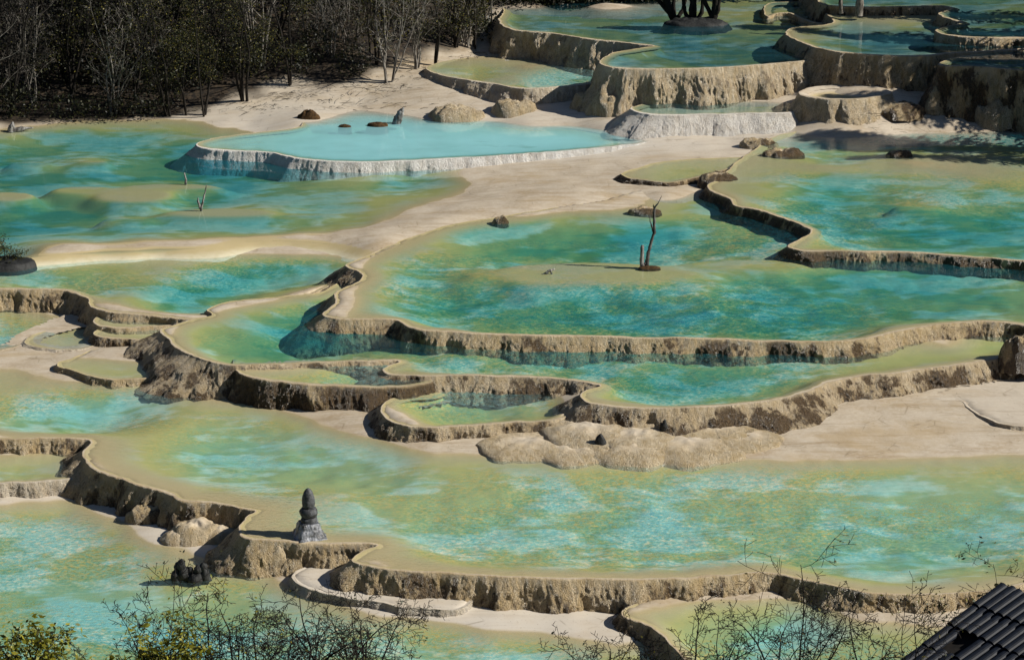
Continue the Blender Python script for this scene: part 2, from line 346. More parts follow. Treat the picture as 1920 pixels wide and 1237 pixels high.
def axis(lo, a, b, hi, fine, grow=1.18):
    c = list(np.arange(a, b+fine/2, fine)); s = fine; v = a; L = []
    while v > lo: s *= grow; v -= s; L.append(v)
    v = b; s = fine
    while v < hi: s *= grow; v += s; c.append(v)
    return np.array(L[::-1]+c)
gx = axis(-260, -24, 25, 260, .17); gy = axis(-60, 46.5, 104, 330, .17)
GX, GY = np.meshgrid(gx, gy); GZ = ground_z(GX, GY)
def ground_lookup(x, y):
    i = np.clip(np.searchsorted(gx, x)-1, 0, len(gx)-2); j = np.clip(np.searchsorted(gy, y)-1, 0, len(gy)-2)
    fx = (x-gx[i])/(gx[i+1]-gx[i]); fy = (y-gy[j])/(gy[j+1]-gy[j])
    return (GZ[j, i]*(1-fx)+GZ[j, i+1]*fx)*(1-fy)+(GZ[j+1, i]*(1-fx)+GZ[j+1, i+1]*fx)*fy

# ------------------------------------------------------------------ terraces
class T:
    pass
TER = []
def terrace(key, z, rim, back, label, deps=(), depth=.3, shelf=1.0, batter=.28, stain=.6, pale=0., algae=.5, water=None, wlabel=None, rough=1., ds=.035, lip=1.):
    t = T(); t.key, t.z, t.label = key, z, label
    t.depth, t.shelf, t.batter, t.stain, t.pale, t.algae, t.water, t.wlabel, t.rough, t.ds = depth, shelf, batter, stain, pale, algae, water, wlabel, rough, ds
    pts = np.array([at(x, y, z)[:2] for x, y in list(rim)+list(back)])
    t.poly = catmull(pts, .03)
    a = t.poly; area = .5*np.sum(a[:, 0]*np.roll(a[:, 1], -1)-np.roll(a[:, 0], -1)*a[:, 1])
    if area < 0: t.poly = t.poly[::-1].copy()
    nv = fbm(P3(t.poly[:, 0]*2.2, t.poly[:, 1]*2.2, z*7), 3)*.07+fbm(P3(t.poly[:, 0]*.8, t.poly[:, 1]*.8, z*3), 2)*.10
    t.nrm = normals(t.poly); t.poly = t.poly+t.nrm*nv[:, None]; t.nrm = normals(t.poly)
    rp = np.array([at(x, y, z)[:2] for x, y in rim])
    t.rimline = t.poly[::4] if not len(back) else None
    if t.rimline is None:
        # the part of the outline that lies along the rim
        d = dist_line(rp, t.poly[:, 0], t.poly[:, 1]); t.isrim = d < .6
        t.rimline = t.poly[t.isrim][::4]
    t.cx = [at(x, y, z)[:2] for x, y, *_ in deps]; t.cd = [q[2] for q in deps]
    t.f = rbf(t.cx, t.cd, .9, .03) if len(deps) >= 3 else None
    TER.append(t); return t
def normals(p):
    tg = np.roll(p, -3, 0)-np.roll(p, 3, 0); tg /= np.linalg.norm(tg, axis=1)[:, None]+1e-9
    n = np.stack([tg[:, 1], -tg[:, 0]], 1)
    for _ in range(3): n = (n+np.roll(n, 1, 0)+np.roll(n, -1, 0))/3
    return n/(np.linalg.norm(n, axis=1)[:, None]+1e-9)
DOMES = {'p5': [(1110,509,330,38,.06),(1390,492,170,18,.09)], 'p7': [(1720,382,75,7,.12)]}
def floor_depth(t, x, y):
    d = t.f(x, y) if t.f else np.full(np.shape(x), t.depth)
    for k, (px_, py_, rxp, ryp, dp_) in enumerate(DOMES.get(t.key, [])):
        c_ = at(px_, py_, t.z); m = dome_mix(x, y, c_[0], c_[1], rxp*.0171, np.linalg.norm(at(px_, py_-ryp, t.z)-c_), k*3.1+7)
        d = np.minimum(d, d+(dp_-d)*m)
    # distance to the rim with gaps between rim points bridged only when near
    e = dist_pts(t.rimline, x, y)
    k = smooth(0.0, t.shelf, e)
    n = fbm(P3(x*.9, y*1.1, t.z), 3)*.10*np.clip(d*3, .15, 1)+fbm(P3(x*3, y*3, t.z+5), 2)*.012
    pos = np.clip(d+n, .02, None)*k+.012
    return np.where(d+n > .02, pos, np.where(e < .3, np.maximum(d+n, .012-e*.2), d+n))
def dist_pts(pl, x, y):
    q = np.stack([np.ravel(x), np.ravel(y)], 1); best = np.full(len(q), 1e9)
    for k in range(0, len(q), 4000):
        qq = q[k:k+4000]; best[k:k+4000] = ((qq[:, None]-pl[None])**2).sum(-1).min(1)
    return np.sqrt(best).reshape(np.shape(x))

# ---- outlines (photo pixels projected on each terrace's own level)
terrace('c', .41, [(-150,909),(0,904),(90,900),(150,892),(172,876)], [(215,850),(150,810),(-150,810)],
        'low lit terrace below the front pool at the left picture edge', [(0,880,.12),(60,885,.15),(120,875,.05),(130,862,.03),(0,862,.03)], shelf=.6, stain=.25, pale=.35, water=W_FRONT, wlabel='small green pool', algae=.65)
terrace('shelf', .20, [(700,1035),(620,1050),(560,1068),(548,1078),(560,1092),(600,1108),(680,1124),(770,1136),(860,1141)], [(900,1100),(850,1060),(760,1040)],
        'white dry travertine shelf just right of the stone pagoda foot', depth=-.02, stain=.15, pale=.45, rough=.6)
terrace('b0', .34, [(1320,1290),(1290,1237),(1262,1208),(1240,1187),(1215,1172),(1185,1160),(1166,1150),(1172,1139),(1200,1129)], [(1280,1080),(1900,1085),(2000,1300)],
        'low terrace with brown rim behind the bare twigs', [(1230,1150,.03),(1300,1160,.15),(1400,1150,.2),(1400,1200,.3),(1500,1170,.3),(1500,1210,.3),(1600,1160,-.02),(1650,1150,-.05),(1600,1200,.25),(1750,1160,-.05),(1400,1130,.03),(1700,1210,.2),(1560,1150,.05)], shelf=.6, stain=.6, water=W_FRONT, wlabel='shallow pool', algae=.6)
terrace('p1', Z1, [(-150,828),(0,823),(90,820),(165,821),(174,828),(158,848),(164,866),(205,887),(260,907),(315,922),(345,935),(400,941),(470,951),(482,957),(462,972),(451,988),(458,1000),(480,1008),(520,1010),(560,1013),(620,1016),(680,1017),(706,1021),(685,1030),(665,1043),(663,1052),(690,1060),(760,1068),(850,1073),(950,1078),(1080,1083),(1200,1084),(1290,1081),(1360,1076),(1430,1072),(1480,1078),(1540,1092),(1600,1105),(1670,1112),(1760,1113),(1840,1107),(1920,1090),(2050,1050),(2150,980)],
        [(2200,740),(1500,690),(800,680),(430,640),(300,600),(-150,600)],
        'long front terrace wall that carries the stone pagoda',
        [(40,660,-.09),(30,700,.02),(0,720,.05),(60,740,.12),(140,770,.5),(220,775,.5),(100,790,.45),(40,790,.3),(30,810,.08),(130,730,.10),(240,720,-.02),(280,725,.03),(330,750,.08),(250,790,.2),(240,830,.06),(300,860,.15),(420,820,.35),(520,850,.40),(620,860,.38),(680,880,.35),(400,880,.25),(350,900,.10),(500,930,.10),(430,790,.2),(480,775,.08),(560,790,.05),(620,795,-.03),(680,815,-.02),(560,820,.2),(600,920,.10),(560,960,.08),(520,985,.04),(620,960,.12),(700,960,.2),(640,1000,.15),(760,990,.25),(760,1040,.06),(720,1040,.03),(900,1000,.3),(850,940,.25),(1000,1040,.25),(900,1050,.25),(1100,900,.22),(1000,880,.12),(850,860,.05),(800,855,.03),(1100,868,.02),(1100,855,-.03),(1000,855,-.02),(850,846,-.02),(1300,870,.03),(1300,860,-.02),(1500,862,-.01),(1700,858,-.01),(1900,850,-.01),(1300,900,.25),(1500,890,.15),(1600,930,.35),(1800,900,.2),(1900,930,.3),(1250,980,.4),(1300,1040,.3),(1450,950,.35),(1500,1020,.45),(1700,1000,.55),(1800,1010,.55),(1800,1060,.25),(1600,1060,.3),(1900,1040,.3),(1400,1050,.2),(1500,830,-.12),(1700,820,-.14),(1900,820,-.16),(1600,775,-.28),(1750,780,-.26),(1430,820,-.14),(1300,835,-.15),(1150,830,-.15),(1900,750,-.30)],
        shelf=1.6, batter=.42, stain=.45, water=W_FRONT, wlabel='wide pale green pool', algae=.62)
terrace('s1', .90, [(160,598),(125,606),(90,618),(55,632),(35,646),(0,656),(-150,664)], [(-150,560),(160,570)],
        'lowest of the small basins under the left wall', [(0,620,.3),(40,610,.2),(80,600,.06),(0,640,.35),(100,595,.02),(20,595,.1)], shelf=.5, batter=.6, stain=.3, pale=.3, water=W_FRONT, wlabel='milky green basin', algae=.6)
terrace('s2', .96, [(175,606),(120,613),(70,625),(49,636),(52,645),(75,651),(110,655),(150,654),(180,645)], [(200,620)],
        'thin rimmed small basin between the lowest basin and the stepped ones', [(100,635,.06),(130,630,.08),(160,625,.03),(70,640,.03)], shelf=.3, batter=.8, stain=.15, pale=.35, water=W_FRONT, wlabel='film of water')
terrace('s5', .99, [(135,672),(112,679),(112,687),(132,693),(155,702),(185,708),(240,710),(285,706)], [(300,690),(250,655),(180,655)],
        'small sausage rimmed basin at the foot of the dark wall', [(170,685,.06),(220,690,.1),(250,695,.08),(200,700,.06),(240,672,-.05)], shelf=.35, batter=.3, stain=.35, water=W_FRONT, wlabel='ochre puddle', algae=.7)
terrace('p3', Z3, [(-150,538),(0,540),(80,541),(125,543),(150,550),(166,560),(168,570),(185,578),(215,584),(270,589),(320,594),(365,599),(400,594)], [(430,575),(560,556),(640,520),(690,478),(600,464),(450,462),(300,473),(100,483),(-150,496)],
        'wide left terrace with a tall ribbed wall at the picture edge', [(0,500,.06),(100,500,.08),(0,525,.15),(130,525,.35),(60,515,.2),(250,500,.08),(300,510,.08),(220,530,.2),(200,560,.04),(280,550,.2),(330,560,.45),(400,545,.5),(420,520,.5),(500,510,.55),(560,505,.45),(600,500,.35),(360,575,.2),(300,580,.06),(500,540,.2),(600,530,.06),(450,490,.15),(300,488,.04),(400,500,.2),(560,480,.04),(150,488,.03),(640,490,.1)],
        shelf=.7, batter=.35, stain=.4, water=W_MID, wlabel='green shallows', algae=.62)
terrace('s3', 1.34, [(345,600),(290,590),(230,587),(192,591),(178,599),(181,607),(205,612)], [(260,612),(345,606)],
        'uppermost small basin tucked under the left terrace rim', [(200,598,.03),(230,597,.06),(260,598,.05)], shelf=.3, batter=.3, stain=.3, water=W_FRONT, wlabel='thin film', algae=.6)
terrace('s4', 1.22, [(350,602),(260,609),(205,613),(180,619),(174,627),(195,632),(240,634),(300,636)], [(345,625),(370,606)],
        'stepped small basin left of the big dark corner', [(200,622,.03),(240,620,.08),(300,610,.1),(260,626,.06)], shelf=.35, batter=.25, stain=.8, water=W_FRONT, wlabel='ochre film', algae=.7)
terrace('pb', 1.25, [(820,733),(765,741),(728,751),(716,764),(722,780),(745,793),(790,800),(860,797),(950,791),(1030,786),(1068,778),(1088,765)], [(1120,740),(1000,705),(820,715)],
        'oval basin below the long middle pool', [(760,770,.04),(790,780,.1),(820,760,.4),(900,770,.5),(850,750,.4),(950,765,.4),(1000,755,.25),(1040,765,.15),(1060,775,-.05),(1070,760,-.08),(900,785,.3),(950,745,.3)], shelf=.5, batter=.4, stain=.55, pale=.1, water=W_FRONT, wlabel='rippled oval pool', algae=.72)
terrace('pa', 1.54, [(438,687),(450,697),(478,707),(530,715),(600,720),(680,723),(760,722),(804,716),(800,709),(775,702)], [(740,680),(600,665),(450,668)],
        'narrow brown stained basin in front of the dark corner', [(500,700,.04),(560,702,.1),(640,705,.3),(700,700,.4),(740,700,.3),(770,712,.1),(600,690,.05)], shelf=.35, batter=.30, stain=1.05, water=W_FRONT, wlabel='green crescent', algae=.75)
terrace('p2', Z2, [(600,548),(520,557),(440,564),(405,571),(388,580),(394,590),(365,598),(330,608),(303,620),(322,640),(348,658),(385,673),(430,683),(520,681),(620,678),(700,675),(745,674),(752,678),(735,684),(722,692),(735,701),(800,703),(880,702),(960,704),(1040,709),(1110,717),(1126,722),(1105,732),(1092,741),(1105,752),(1150,760),(1220,764),(1300,763),(1400,754),(1480,742),(1525,726),(1550,714),(1620,703),(1720,692),(1820,678),(1890,665),(1930,655),(2100,640)],
        [(2100,500),(900,500),(680,505)],
        'long middle terrace with black corner and glistening wall',
        [(350,620,.05),(400,610,.15),(420,640,.3),(450,600,.12),(480,590,.2),(500,640,.5),(540,620,.6),(560,650,.6),(600,660,.55),(650,655,.5),(560,580,.3),(520,575,.1),(450,665,.4),(380,655,.15),(700,650,.35),(760,665,.3),(760,690,.10),(850,690,.25),(900,680,.35),(1000,690,.4),(1100,690,.45),(1150,730,.25),(1180,740,.2),(1250,730,.4),(1250,700,.5),(1350,720,.5),(1400,730,.45),(1300,745,.3),(1480,715,.35),(1200,675,.25),(1400,680,.3),(1550,690,.2),(1650,680,.12),(1750,660,.08),(1850,655,.15),(1800,650,.03),(900,662,.2),(1130,745,.06)],
        shelf=.9, batter=.65, stain=.68, pale=.10, water=W_MID, wlabel='long middle pool', algae=.62)
terrace('pe', 1.08, [(1712,742),(1740,749),(1800,752),(1815,764),(1842,780),(1885,795),(1950,800),(2100,800)], [(2100,700),(1800,715)],
        'low double rimmed dry terrace at the right picture edge', depth=-.02, stain=.25, pale=.2, rough=.7)
terrace('p5', Z5, [(1000,396),(930,408),(850,420),(790,438),(740,456),(690,479),(660,490),(652,498),(672,508),(682,518),(668,530),(640,543),(630,555),(632,567),(618,579),(608,590),(635,596),(700,597),(745,600),(762,609),(800,617),(860,622),(1000,627),(1100,629),(1200,632),(1300,634),(1400,636),(1500,639),(1560,640),(1620,634),(1680,620),(1750,608),(1830,602),(1900,604),(1950,612),(2100,630)],
        [(2150,480),(2150,330),(1300,335),(1130,376)],
        'broad central terrace around the dead tree',
        [(720,520,.10),(700,570,.08),(760,480,.10),(800,500,.3),(850,460,.15),(900,440,.3),(780,560,.35),(820,580,.55),(850,600,.3),(900,580,.65),(1000,600,.7),(1100,590,.75),(1200,600,.8),(1300,590,.75),(1400,600,.7),(1500,600,.7),(1600,600,.55),(1650,600,.25),(1500,560,.7),(1700,570,.6),(1850,560,.5),(1850,590,.3),(1200,560,.7),(1000,560,.6),(900,555,.55),(850,540,.6),(830,530,.5),(860,510,.4),(878,520,.5),(930,540,.55),(930,490,.45),(1100,480,.5),(1300,480,.4),(1000,515,.5),(1150,505,.5),(1300,510,.45),(1450,500,.3),(1300,535,.3),(1450,480,.15),(1450,450,.25),(1350,420,.3),(1250,440,.6),(1100,450,.6),(1000,460,.55),(950,480,.45),(1300,460,.5),(1400,470,.3),(1050,420,.3),(1150,410,.15),(1000,410,.06),(1250,400,.1),(1300,360,.06),(1300,380,.12),(1400,400,.25),(1480,440,.25),(1550,500,.3),(1700,510,.4),(1850,520,.35),(1600,530,.6)],
        shelf=1.2, batter=.5, stain=.62, water=W_MID, wlabel='large turquoise pool', algae=.6)
terrace('p6', Z6, [(560,238),(480,249),(400,260),(372,270),(386,277),(430,281),(500,285),(560,296),(640,302),(700,303),(760,301),(850,296),(950,290),(1050,283),(1130,276),(1200,268),(1223,262),(1205,256)], [(1160,235),(1000,195),(700,180),(560,200)],
        'white calcite rim of the milky blue pool', [(420,270,.15),(480,262,.2),(600,250,.3),(620,210,.12),(700,270,.45),(900,262,.45),(1050,258,.4),(1150,260,.15),(800,235,.25),(600,285,.35),(1000,242,.12),(850,284,.35)], shelf=.5, batter=.35, stain=.12, pale=1., water=W_MILK, wlabel='milky blue pool', algae=.1, rough=.45)
terrace('p8', 2.27, [(1345,322),(1300,333),(1250,342),(1205,337),(1172,331),(1163,326),(1190,316),(1240,304),(1330,297)], [(1410,296),(1390,310)],
        'small dark walled basin between sand flat and right pool', [(1200,325,.03),(1250,320,.08),(1290,318,.1),(1320,310,.06)], shelf=.4, batter=.6, stain=1.1, water=W_MID, wlabel='small green basin', algae=.8)
terrace('p7', Z7, [(1345,338),(1330,347),(1338,359),(1368,370),(1382,384),(1430,394),(1470,408),(1524,432),(1503,447),(1483,462),(1505,468),(1560,470),(1650,470),(1750,474),(1830,481),(1920,488),(2100,500)], [(2150,380),(2150,235),(1500,245),(1400,290)],
        'right terrace with a winding dark brown rim',
        [(1380,350,.05),(1420,370,.1),(1450,350,.12),(1500,320,.08),(1550,380,.5),(1600,350,.45),(1600,430,.55),(1550,450,.2),(1700,440,.6),(1850,450,.5),(1750,400,.55),(1700,380,.3),(1740,378,.2),(1850,400,.5),(1650,330,.15),(1750,320,.05),(1850,330,.05),(1800,350,.2),(1550,295,.2),(1650,290,.1),(1560,275,.25),(1700,265,.25),(1850,250,.3),(1850,280,.12),(1700,300,.02),(1500,290,.1),(1450,305,.04),(1380,330,.04),(1550,310,.03)], shelf=.8, batter=.3, stain=1.0, water=W_MID, wlabel='right turquoise pool', algae=.55)
terrace('p9', 2.93, [(1468,191),(1500,204),(1480,210),(1400,212),(1300,214),(1225,214),(1195,209),(1188,203),(1205,195),(1240,188),(1310,184),(1400,186)], [],
        'pale dome shaped basin right of the milky blue pool', [(1250,200,.15),(1350,200,.15),(1420,200,.1)], shelf=.3, batter=.75, stain=.1, pale=.8, water=W_FAR, wlabel='small pale pool', rough=.7)
terrace('p10', 3.55, [(1500,176),(1540,183),(1600,185),(1650,180),(1672,172),(1640,164),(1560,160),(1512,166)], [],
        'small dry bowl above the pale dome', depth=.2, shelf=.6, batter=.45, stain=.15, pale=.1)
terrace('p11', 3.13, [(800,128),(830,141),(885,150),(930,157),(985,165),(1040,163),(1090,158),(1130,150)], [(1150,115),(1000,104),(850,112)],
        'pale basin under the dark upper wall', [(850,130,.10),(920,135,.14),(960,128,.06),(985,128,.02),(970,145,.06),(1000,145,.2),(1060,140,.3),(1100,130,.2),(1000,115,.02),(1100,112,-.03),(880,118,.04)], shelf=.4, batter=.35, stain=.12, pale=.3, water=W_FRONT, wlabel='pale green basin', algae=.4)
terrace('p12', 4.3, [(945,20),(938,38),(960,54),(1040,63),(1120,74),(1190,81),(1228,86),(1190,92),(1150,100),(1130,111),(1129,120),(1152,126),(1280,128),(1380,124),(1480,116),(1545,109),(1580,100)], [(1660,60),(1660,-80),(900,-80)],
        'tall upper terrace with a rounded pale front', [(1000,45,.3),(1100,60,.4),(1200,70,.4),(1300,60,.4),(1300,100,.5),(1200,105,.3),(1400,100,.55),(1500,95,.4),(1400,60,.3),(1200,30,.3),(1350,30,.15),(1500,30,.2)], shelf=.6, batter=.3, stain=.3, pale=.12, water=W_FAR, wlabel='clear upper pool', algae=.6, rough=1.4)
terrace('p17', 4.45, [(1440,30),(1462,24),(1480,24),(1500,33),(1525,41),(1560,44)], [(1600,10),(1450,5)],
        'low root like rim in the upper pool', depth=.15, shelf=.4, batter=.2, stain=.6, water=W_FAR, wlabel='little dark pool')
terrace('p14', 4.8, [(1560,44),(1490,52),(1475,60),(1482,70),(1510,80),(1545,92),(1600,99),(1680,104),(1740,103),(1775,99),(1840,96)], [(1990,80),(1990,0),(1545,0)],
        'upper right terrace with a brown flowstone wall', [(1540,70,.12),(1600,80,.4),(1700,85,.4),(1750,60,.3),(1650,45,.08),(1600,50,.2),(1850,80,.2),(1750,40,.1)], shelf=.6, batter=.25, stain=.4, water=W_FAR, wlabel='shaded teal pool', algae=.4, rough=1.4)
terrace('p16', 4.7, [(1850,100),(1795,107),(1770,114),(1764,121),(1800,123),(1860,126),(1920,131),(2050,136)], [(2100,60),(1880,85)],
        'tall black shaded terrace at the upper right edge', depth=.25, shelf=.5, batter=.25, stain=.7, water=W_FAR, wlabel='dark corner pool', rough=1.4)
terrace('p15', 5.15, [(1535,-10),(1545,8),(1600,12),(1700,12),(1770,11),(1786,15),(1763,26),(1785,36),(1806,42),(1775,50),(1757,57),(1775,65),(1830,69),(1920,70),(2100,72)], [(2100,-100),(1540,-60)],
        'topmost terrace with a zigzag thin rim', depth=.35, shelf=.5, batter=.2, stain=.5, water=W_FAR, wlabel='topmost dark pool')

def under_later(i, x, y, margin):
    """inside a terrace that is built on top of this one"""
    r = np.zeros(x.shape, bool)
    for t in TER[i+1:]:
        if t.z <= TER[i].z: continue
        m = inside(t.coarse, x, y)
        if m.any():
            k = np.where(m)[0]; d = dist_pts(t.coarse, x[k], y[k]); r[k[d > margin]] = True
    return r
for t in TER: t.coarse = t.poly[::5]
ORDER = TER
def level_below(i, x, y):
    z = ground_lookup(x, y)
    for t in TER[:i]:
        if t.z >= TER[i].z: continue
        m = inside(t.coarse, x, y)
        if m.any():
            k = np.where(m)[0]; z[k] = np.maximum(z[k], t.z-floor_depth(t, x[k], y[k]))
    return z

def tri_fill(boundary, sp, keep):
    x0, y0 = boundary.min(0); x1, y1 = boundary.max(0)
    x0, x1 = max(x0, -30), min(x1, 32)
    xs = np.arange(x0, x1, sp); ys = np.arange(y0, y1, sp*.9)
    X, Y = np.meshgrid(xs, ys); X = X+(np.arange(len(ys)) % 2)[:, None]*sp*.5
    X = X.ravel()+NR.uniform(-.1, .1, X.size)*sp; Y = Y.ravel()+NR.uniform(-.1, .1, Y.size)*sp
    m = inside(boundary, X, Y); X, Y = X[m], Y[m]
    m = keep(X, Y); X, Y = X[m], Y[m]
    vs = [Vector(p) for p in boundary]+[Vector(p) for p in zip(X, Y)]
    r = delaunay_2d_cdt(vs, [], [list(range(len(boundary)))], 1, 1e-4)
    V = np.array([(v.x, v.y) for v in r[0]]); Fc = np.array([f for f in r[2] if len(f) == 3])
    a, b, c = V[Fc[:, 0]], V[Fc[:, 1]], V[Fc[:, 2]]
    dn = (b[:, 0]-a[:, 0])*(c[:, 1]-a[:, 1])-(b[:, 1]-a[:, 1])*(c[:, 0]-a[:, 0]) < 0
    Fc[dn] = Fc[dn][:, ::-1]                                  # all faces look up
    return V, Fc
def compact(V, Fc):
    u, inv = np.unique(Fc, return_inverse=True); return V[u], inv.reshape(Fc.shape), u

wnames = {}
for i, t in enumerate(TER):
    root = empty('travertine_terrace', (*t.poly.mean(0), t.z)); tag(root, t.label, 'terrace')
    off = np.array([*t.poly.mean(0), t.z])
    # ---- rim and wall: rings lofted along the outline
    p, n = t.poly, t.nrm; K = len(p)
    foot = p+n*(.12+t.batter*.5)
    zb = level_below(i, foot[:, 0], foot[:, 1]); zb = np.minimum(zb, t.z)-.12
    for _ in range(4): zb = (zb+np.roll(zb, 1)+np.roll(zb, -1))/3
    h = np.maximum(t.z-zb, .12)
    rows, wl, dpv = [], [], []
    crest = fbm(P3(p[:, 0]*3, p[:, 1]*3, 1.7), 2)*.010
    k_ = np.clip((h-.12)/.5, .18, 1)*(.75+.9*noise(P3(p[:, 0]*.9, p[:, 1]*.9, 4.4)))                       # low rims are thin, tall ones have a broad rounded shoulder
    for d, zz in [(-.30, -.075), (-.13, -.026), (-.05, -.004), (.0, .004)]:
        rows.append(np.column_stack([p+n*d, t.z+zz+crest*.6])); wl.append(np.zeros(K)); dpv.append(np.full(K, .05 if t.water else -1.))
    for q in range(1, 6):
        a = math.radians(q*14.5); rows.append(np.column_stack([p+n*(.11*k_*math.sin(a))[:, None], t.z+.004-.09*k_*(1-math.cos(a))+crest])); wl.append(np.full(K, .035*q)); dpv.append(np.full(K, -1.))
    d0, z0_ = .11*k_*math.sin(a), t.z+.004-.09*k_*(1-math.cos(a))
    R = 24
    bat = t.batter*(1+1.1*np.clip(-n[:, 0], 0, 1)**1.5)*np.clip(1+1.3*noise(P3(p[:, 0]*.55, p[:, 1]*.55, 8.1+t.z)), .45, 1.8)
    for _ in range(6): bat = (bat+np.roll(bat, 1)+np.roll(bat, -1))/3
    for q in range(1, R+1):
        s = q/R; zz = z0_-np.maximum(z0_-t.z+h, .05)*s; d = d0+bat*h*(s**1.1)
        pos = np.column_stack([p+n*d[:, None], zz])
        col = noise(pos*np.array([1.7, 1.7, .4])); c2 = noise(pos*np.array([5.5, 5.5, 1.6])+9); c3 = noise(pos*np.array([15, 15, 8])); c4 = noise(pos*np.array([34, 34, 20]))
        a = smooth(0, .5, s)*np.minimum(1, h*1.6)*t.rough
        dd = a*(col*.30+(.4-np.abs(c2))*.12)+smooth(0, .25, s)*(c3*.036+c4*.024)*t.rough
        pos[:, :2] += n*dd[:, None]; rows.append(pos); wl.append(np.full(K, .18+.82*s)); dpv.append(np.full(K, -1.))
    RR = len(rows); V = np.vstack(rows)-off
    idx = np.arange(K); nx = (idx+1) % K
    # leave out columns buried deep inside terraces above, and far outside the frame
    far = (np.abs(p[:, 0]) > 31) | (p[:, 1] > 118)
    bur = under_later(i, p[:, 0], p[:, 1], .7) | far | (ground_lookup(p[:, 0], p[:, 1]) > t.z+.25)
    ok = ~(bur & bur[nx]); ii = idx[ok]; jj = nx[ok]
    Fc = np.vstack([np.column_stack([r*K+ii, (r+1)*K+ii, (r+1)*K+jj, r*K+jj]) for r in range(RR-1)])
    wall = np.concatenate(wl); dpv = np.concatenate(dpv)
    V, Fc, u = compact(V, Fc)
    nn = len(V)
    mesh_obj('rim_wall', V, Fc, M_TRAV, root, dict(depth=dpv[u], wall=wall[u], stain=np.full(nn, t.stain), pale=np.full(nn, t.pale), forest=np.zeros(nn), algae=np.full(nn, t.algae)))
    # ---- floor
    bd = t.poly[::3]
    sp = .15 if t.poly[:, 1].mean() < 80 else .2
    keep = lambda x, y, i=i: ~under_later(i, x, y, .6)
    V2, F2 = tri_fill(bd, sp, keep)
    c = V2[F2].mean(1)
    ok = ~under_later(i, c[:, 0], c[:, 1], .45) & (ground_lookup(c[:, 0], c[:, 1]) < t.z+.2)
    F2 = F2[ok]; V2, F2, _ = compact(V2, F2)
    dp = floor_depth(t, V2[:, 0], V2[:, 1])
    onb = dist_pts(t.poly[::2], V2[:, 0], V2[:, 1]) < .05
    dpf = np.where(onb, .05, dp); nn = len(V2)
    mesh_obj('basin_floor', np.column_stack([V2, t.z-dpf])-off, F2, M_TRAV, root, dict(depth=dpf if t.water else dpf*.3-.05, wall=np.full(nn, -1.), stain=np.zeros(nn), pale=np.full(nn, t.pale), forest=np.zeros(nn), algae=np.full(nn, t.algae)))
    # ---- water
    if t.water:
        gl = ground_lookup(V2[:, 0], V2[:, 1]); dw = np.minimum(np.where(onb, .01, dp), np.maximum(t.z-gl, -.05))
        fk = (dw[F2] > -.02).any(1)
        V3, F3, u3 = compact(V2, F2[fk])
        wo = mesh_obj('pool_water', np.column_stack([V3, np.full(len(V3), t.z)]), F3, t.water, None, dict(depth=np.clip(dw[u3], 0, 2), algae=np.full(len(V3), t.algae)))
        lab = t.wlabel+' of the '+t.label
        tag(wo, ' '.join(lab.split()[:16]), kind='structure')
    for o in root.children: o.matrix_parent_inverse = Matrix.Identity(4)

# ---- ground sheet object
nn = GX.size; fx, fy = GX.ravel(), GY.ravel(); gz = GZ.ravel()
gpale = np.zeros(nn)
for (x, y, z, rx, ry, k) in [(900,1160,0,6,2.2,.6),(330,1000,0,4,2.5,.5),(60,935,0,3,1.5,.5),(480,215,2.2,5,4,.5),(1000,225,2.3,10,4,.3),(1300,255,2.2,6,3,.4),(1150,270,2.1,6,2,.6)]:
    c = at(x, y, z); gpale = np.maximum(gpale, k*np.exp(-((fx-c[0])/rx)**2-((fy-c[1])/ry)**2))
lvl = np.where(fy < 64, Z0, Z4)
dep = lvl-gz
dep = np.where((fy > 64) & (fy < at(0, 440, Z4)[1]) & (fx < at(700, 460, Z4)[0]+1), np.where(dep < .06, np.clip(dep+.03, -.02, .03), dep), dep)      # a wet film over the low divide
dep = np.where((fy >= 64) & ((fx > at(900, 340, Z4)[0]+2) | (fy > at(300, 205, Z4)[1])), -1, dep)
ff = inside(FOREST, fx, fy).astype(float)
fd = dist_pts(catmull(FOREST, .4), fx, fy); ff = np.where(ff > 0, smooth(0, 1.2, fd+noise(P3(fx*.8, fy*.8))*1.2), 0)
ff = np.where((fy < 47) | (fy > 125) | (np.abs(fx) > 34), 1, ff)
ni, nj = len(gx), len(gy); ia = np.arange(ni*nj).reshape(nj, ni)
gf = np.column_stack([ia[:-1, :-1].ravel(), ia[:-1, 1:].ravel(), ia[1:, 1:].ravel(), ia[1:, :-1].ravel()])
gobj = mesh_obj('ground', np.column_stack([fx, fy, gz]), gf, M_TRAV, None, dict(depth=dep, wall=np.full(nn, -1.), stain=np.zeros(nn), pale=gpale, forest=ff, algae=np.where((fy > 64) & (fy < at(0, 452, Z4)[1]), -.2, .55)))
tag(gobj, 'cream travertine slope and dark forest floor under everything', kind='structure')
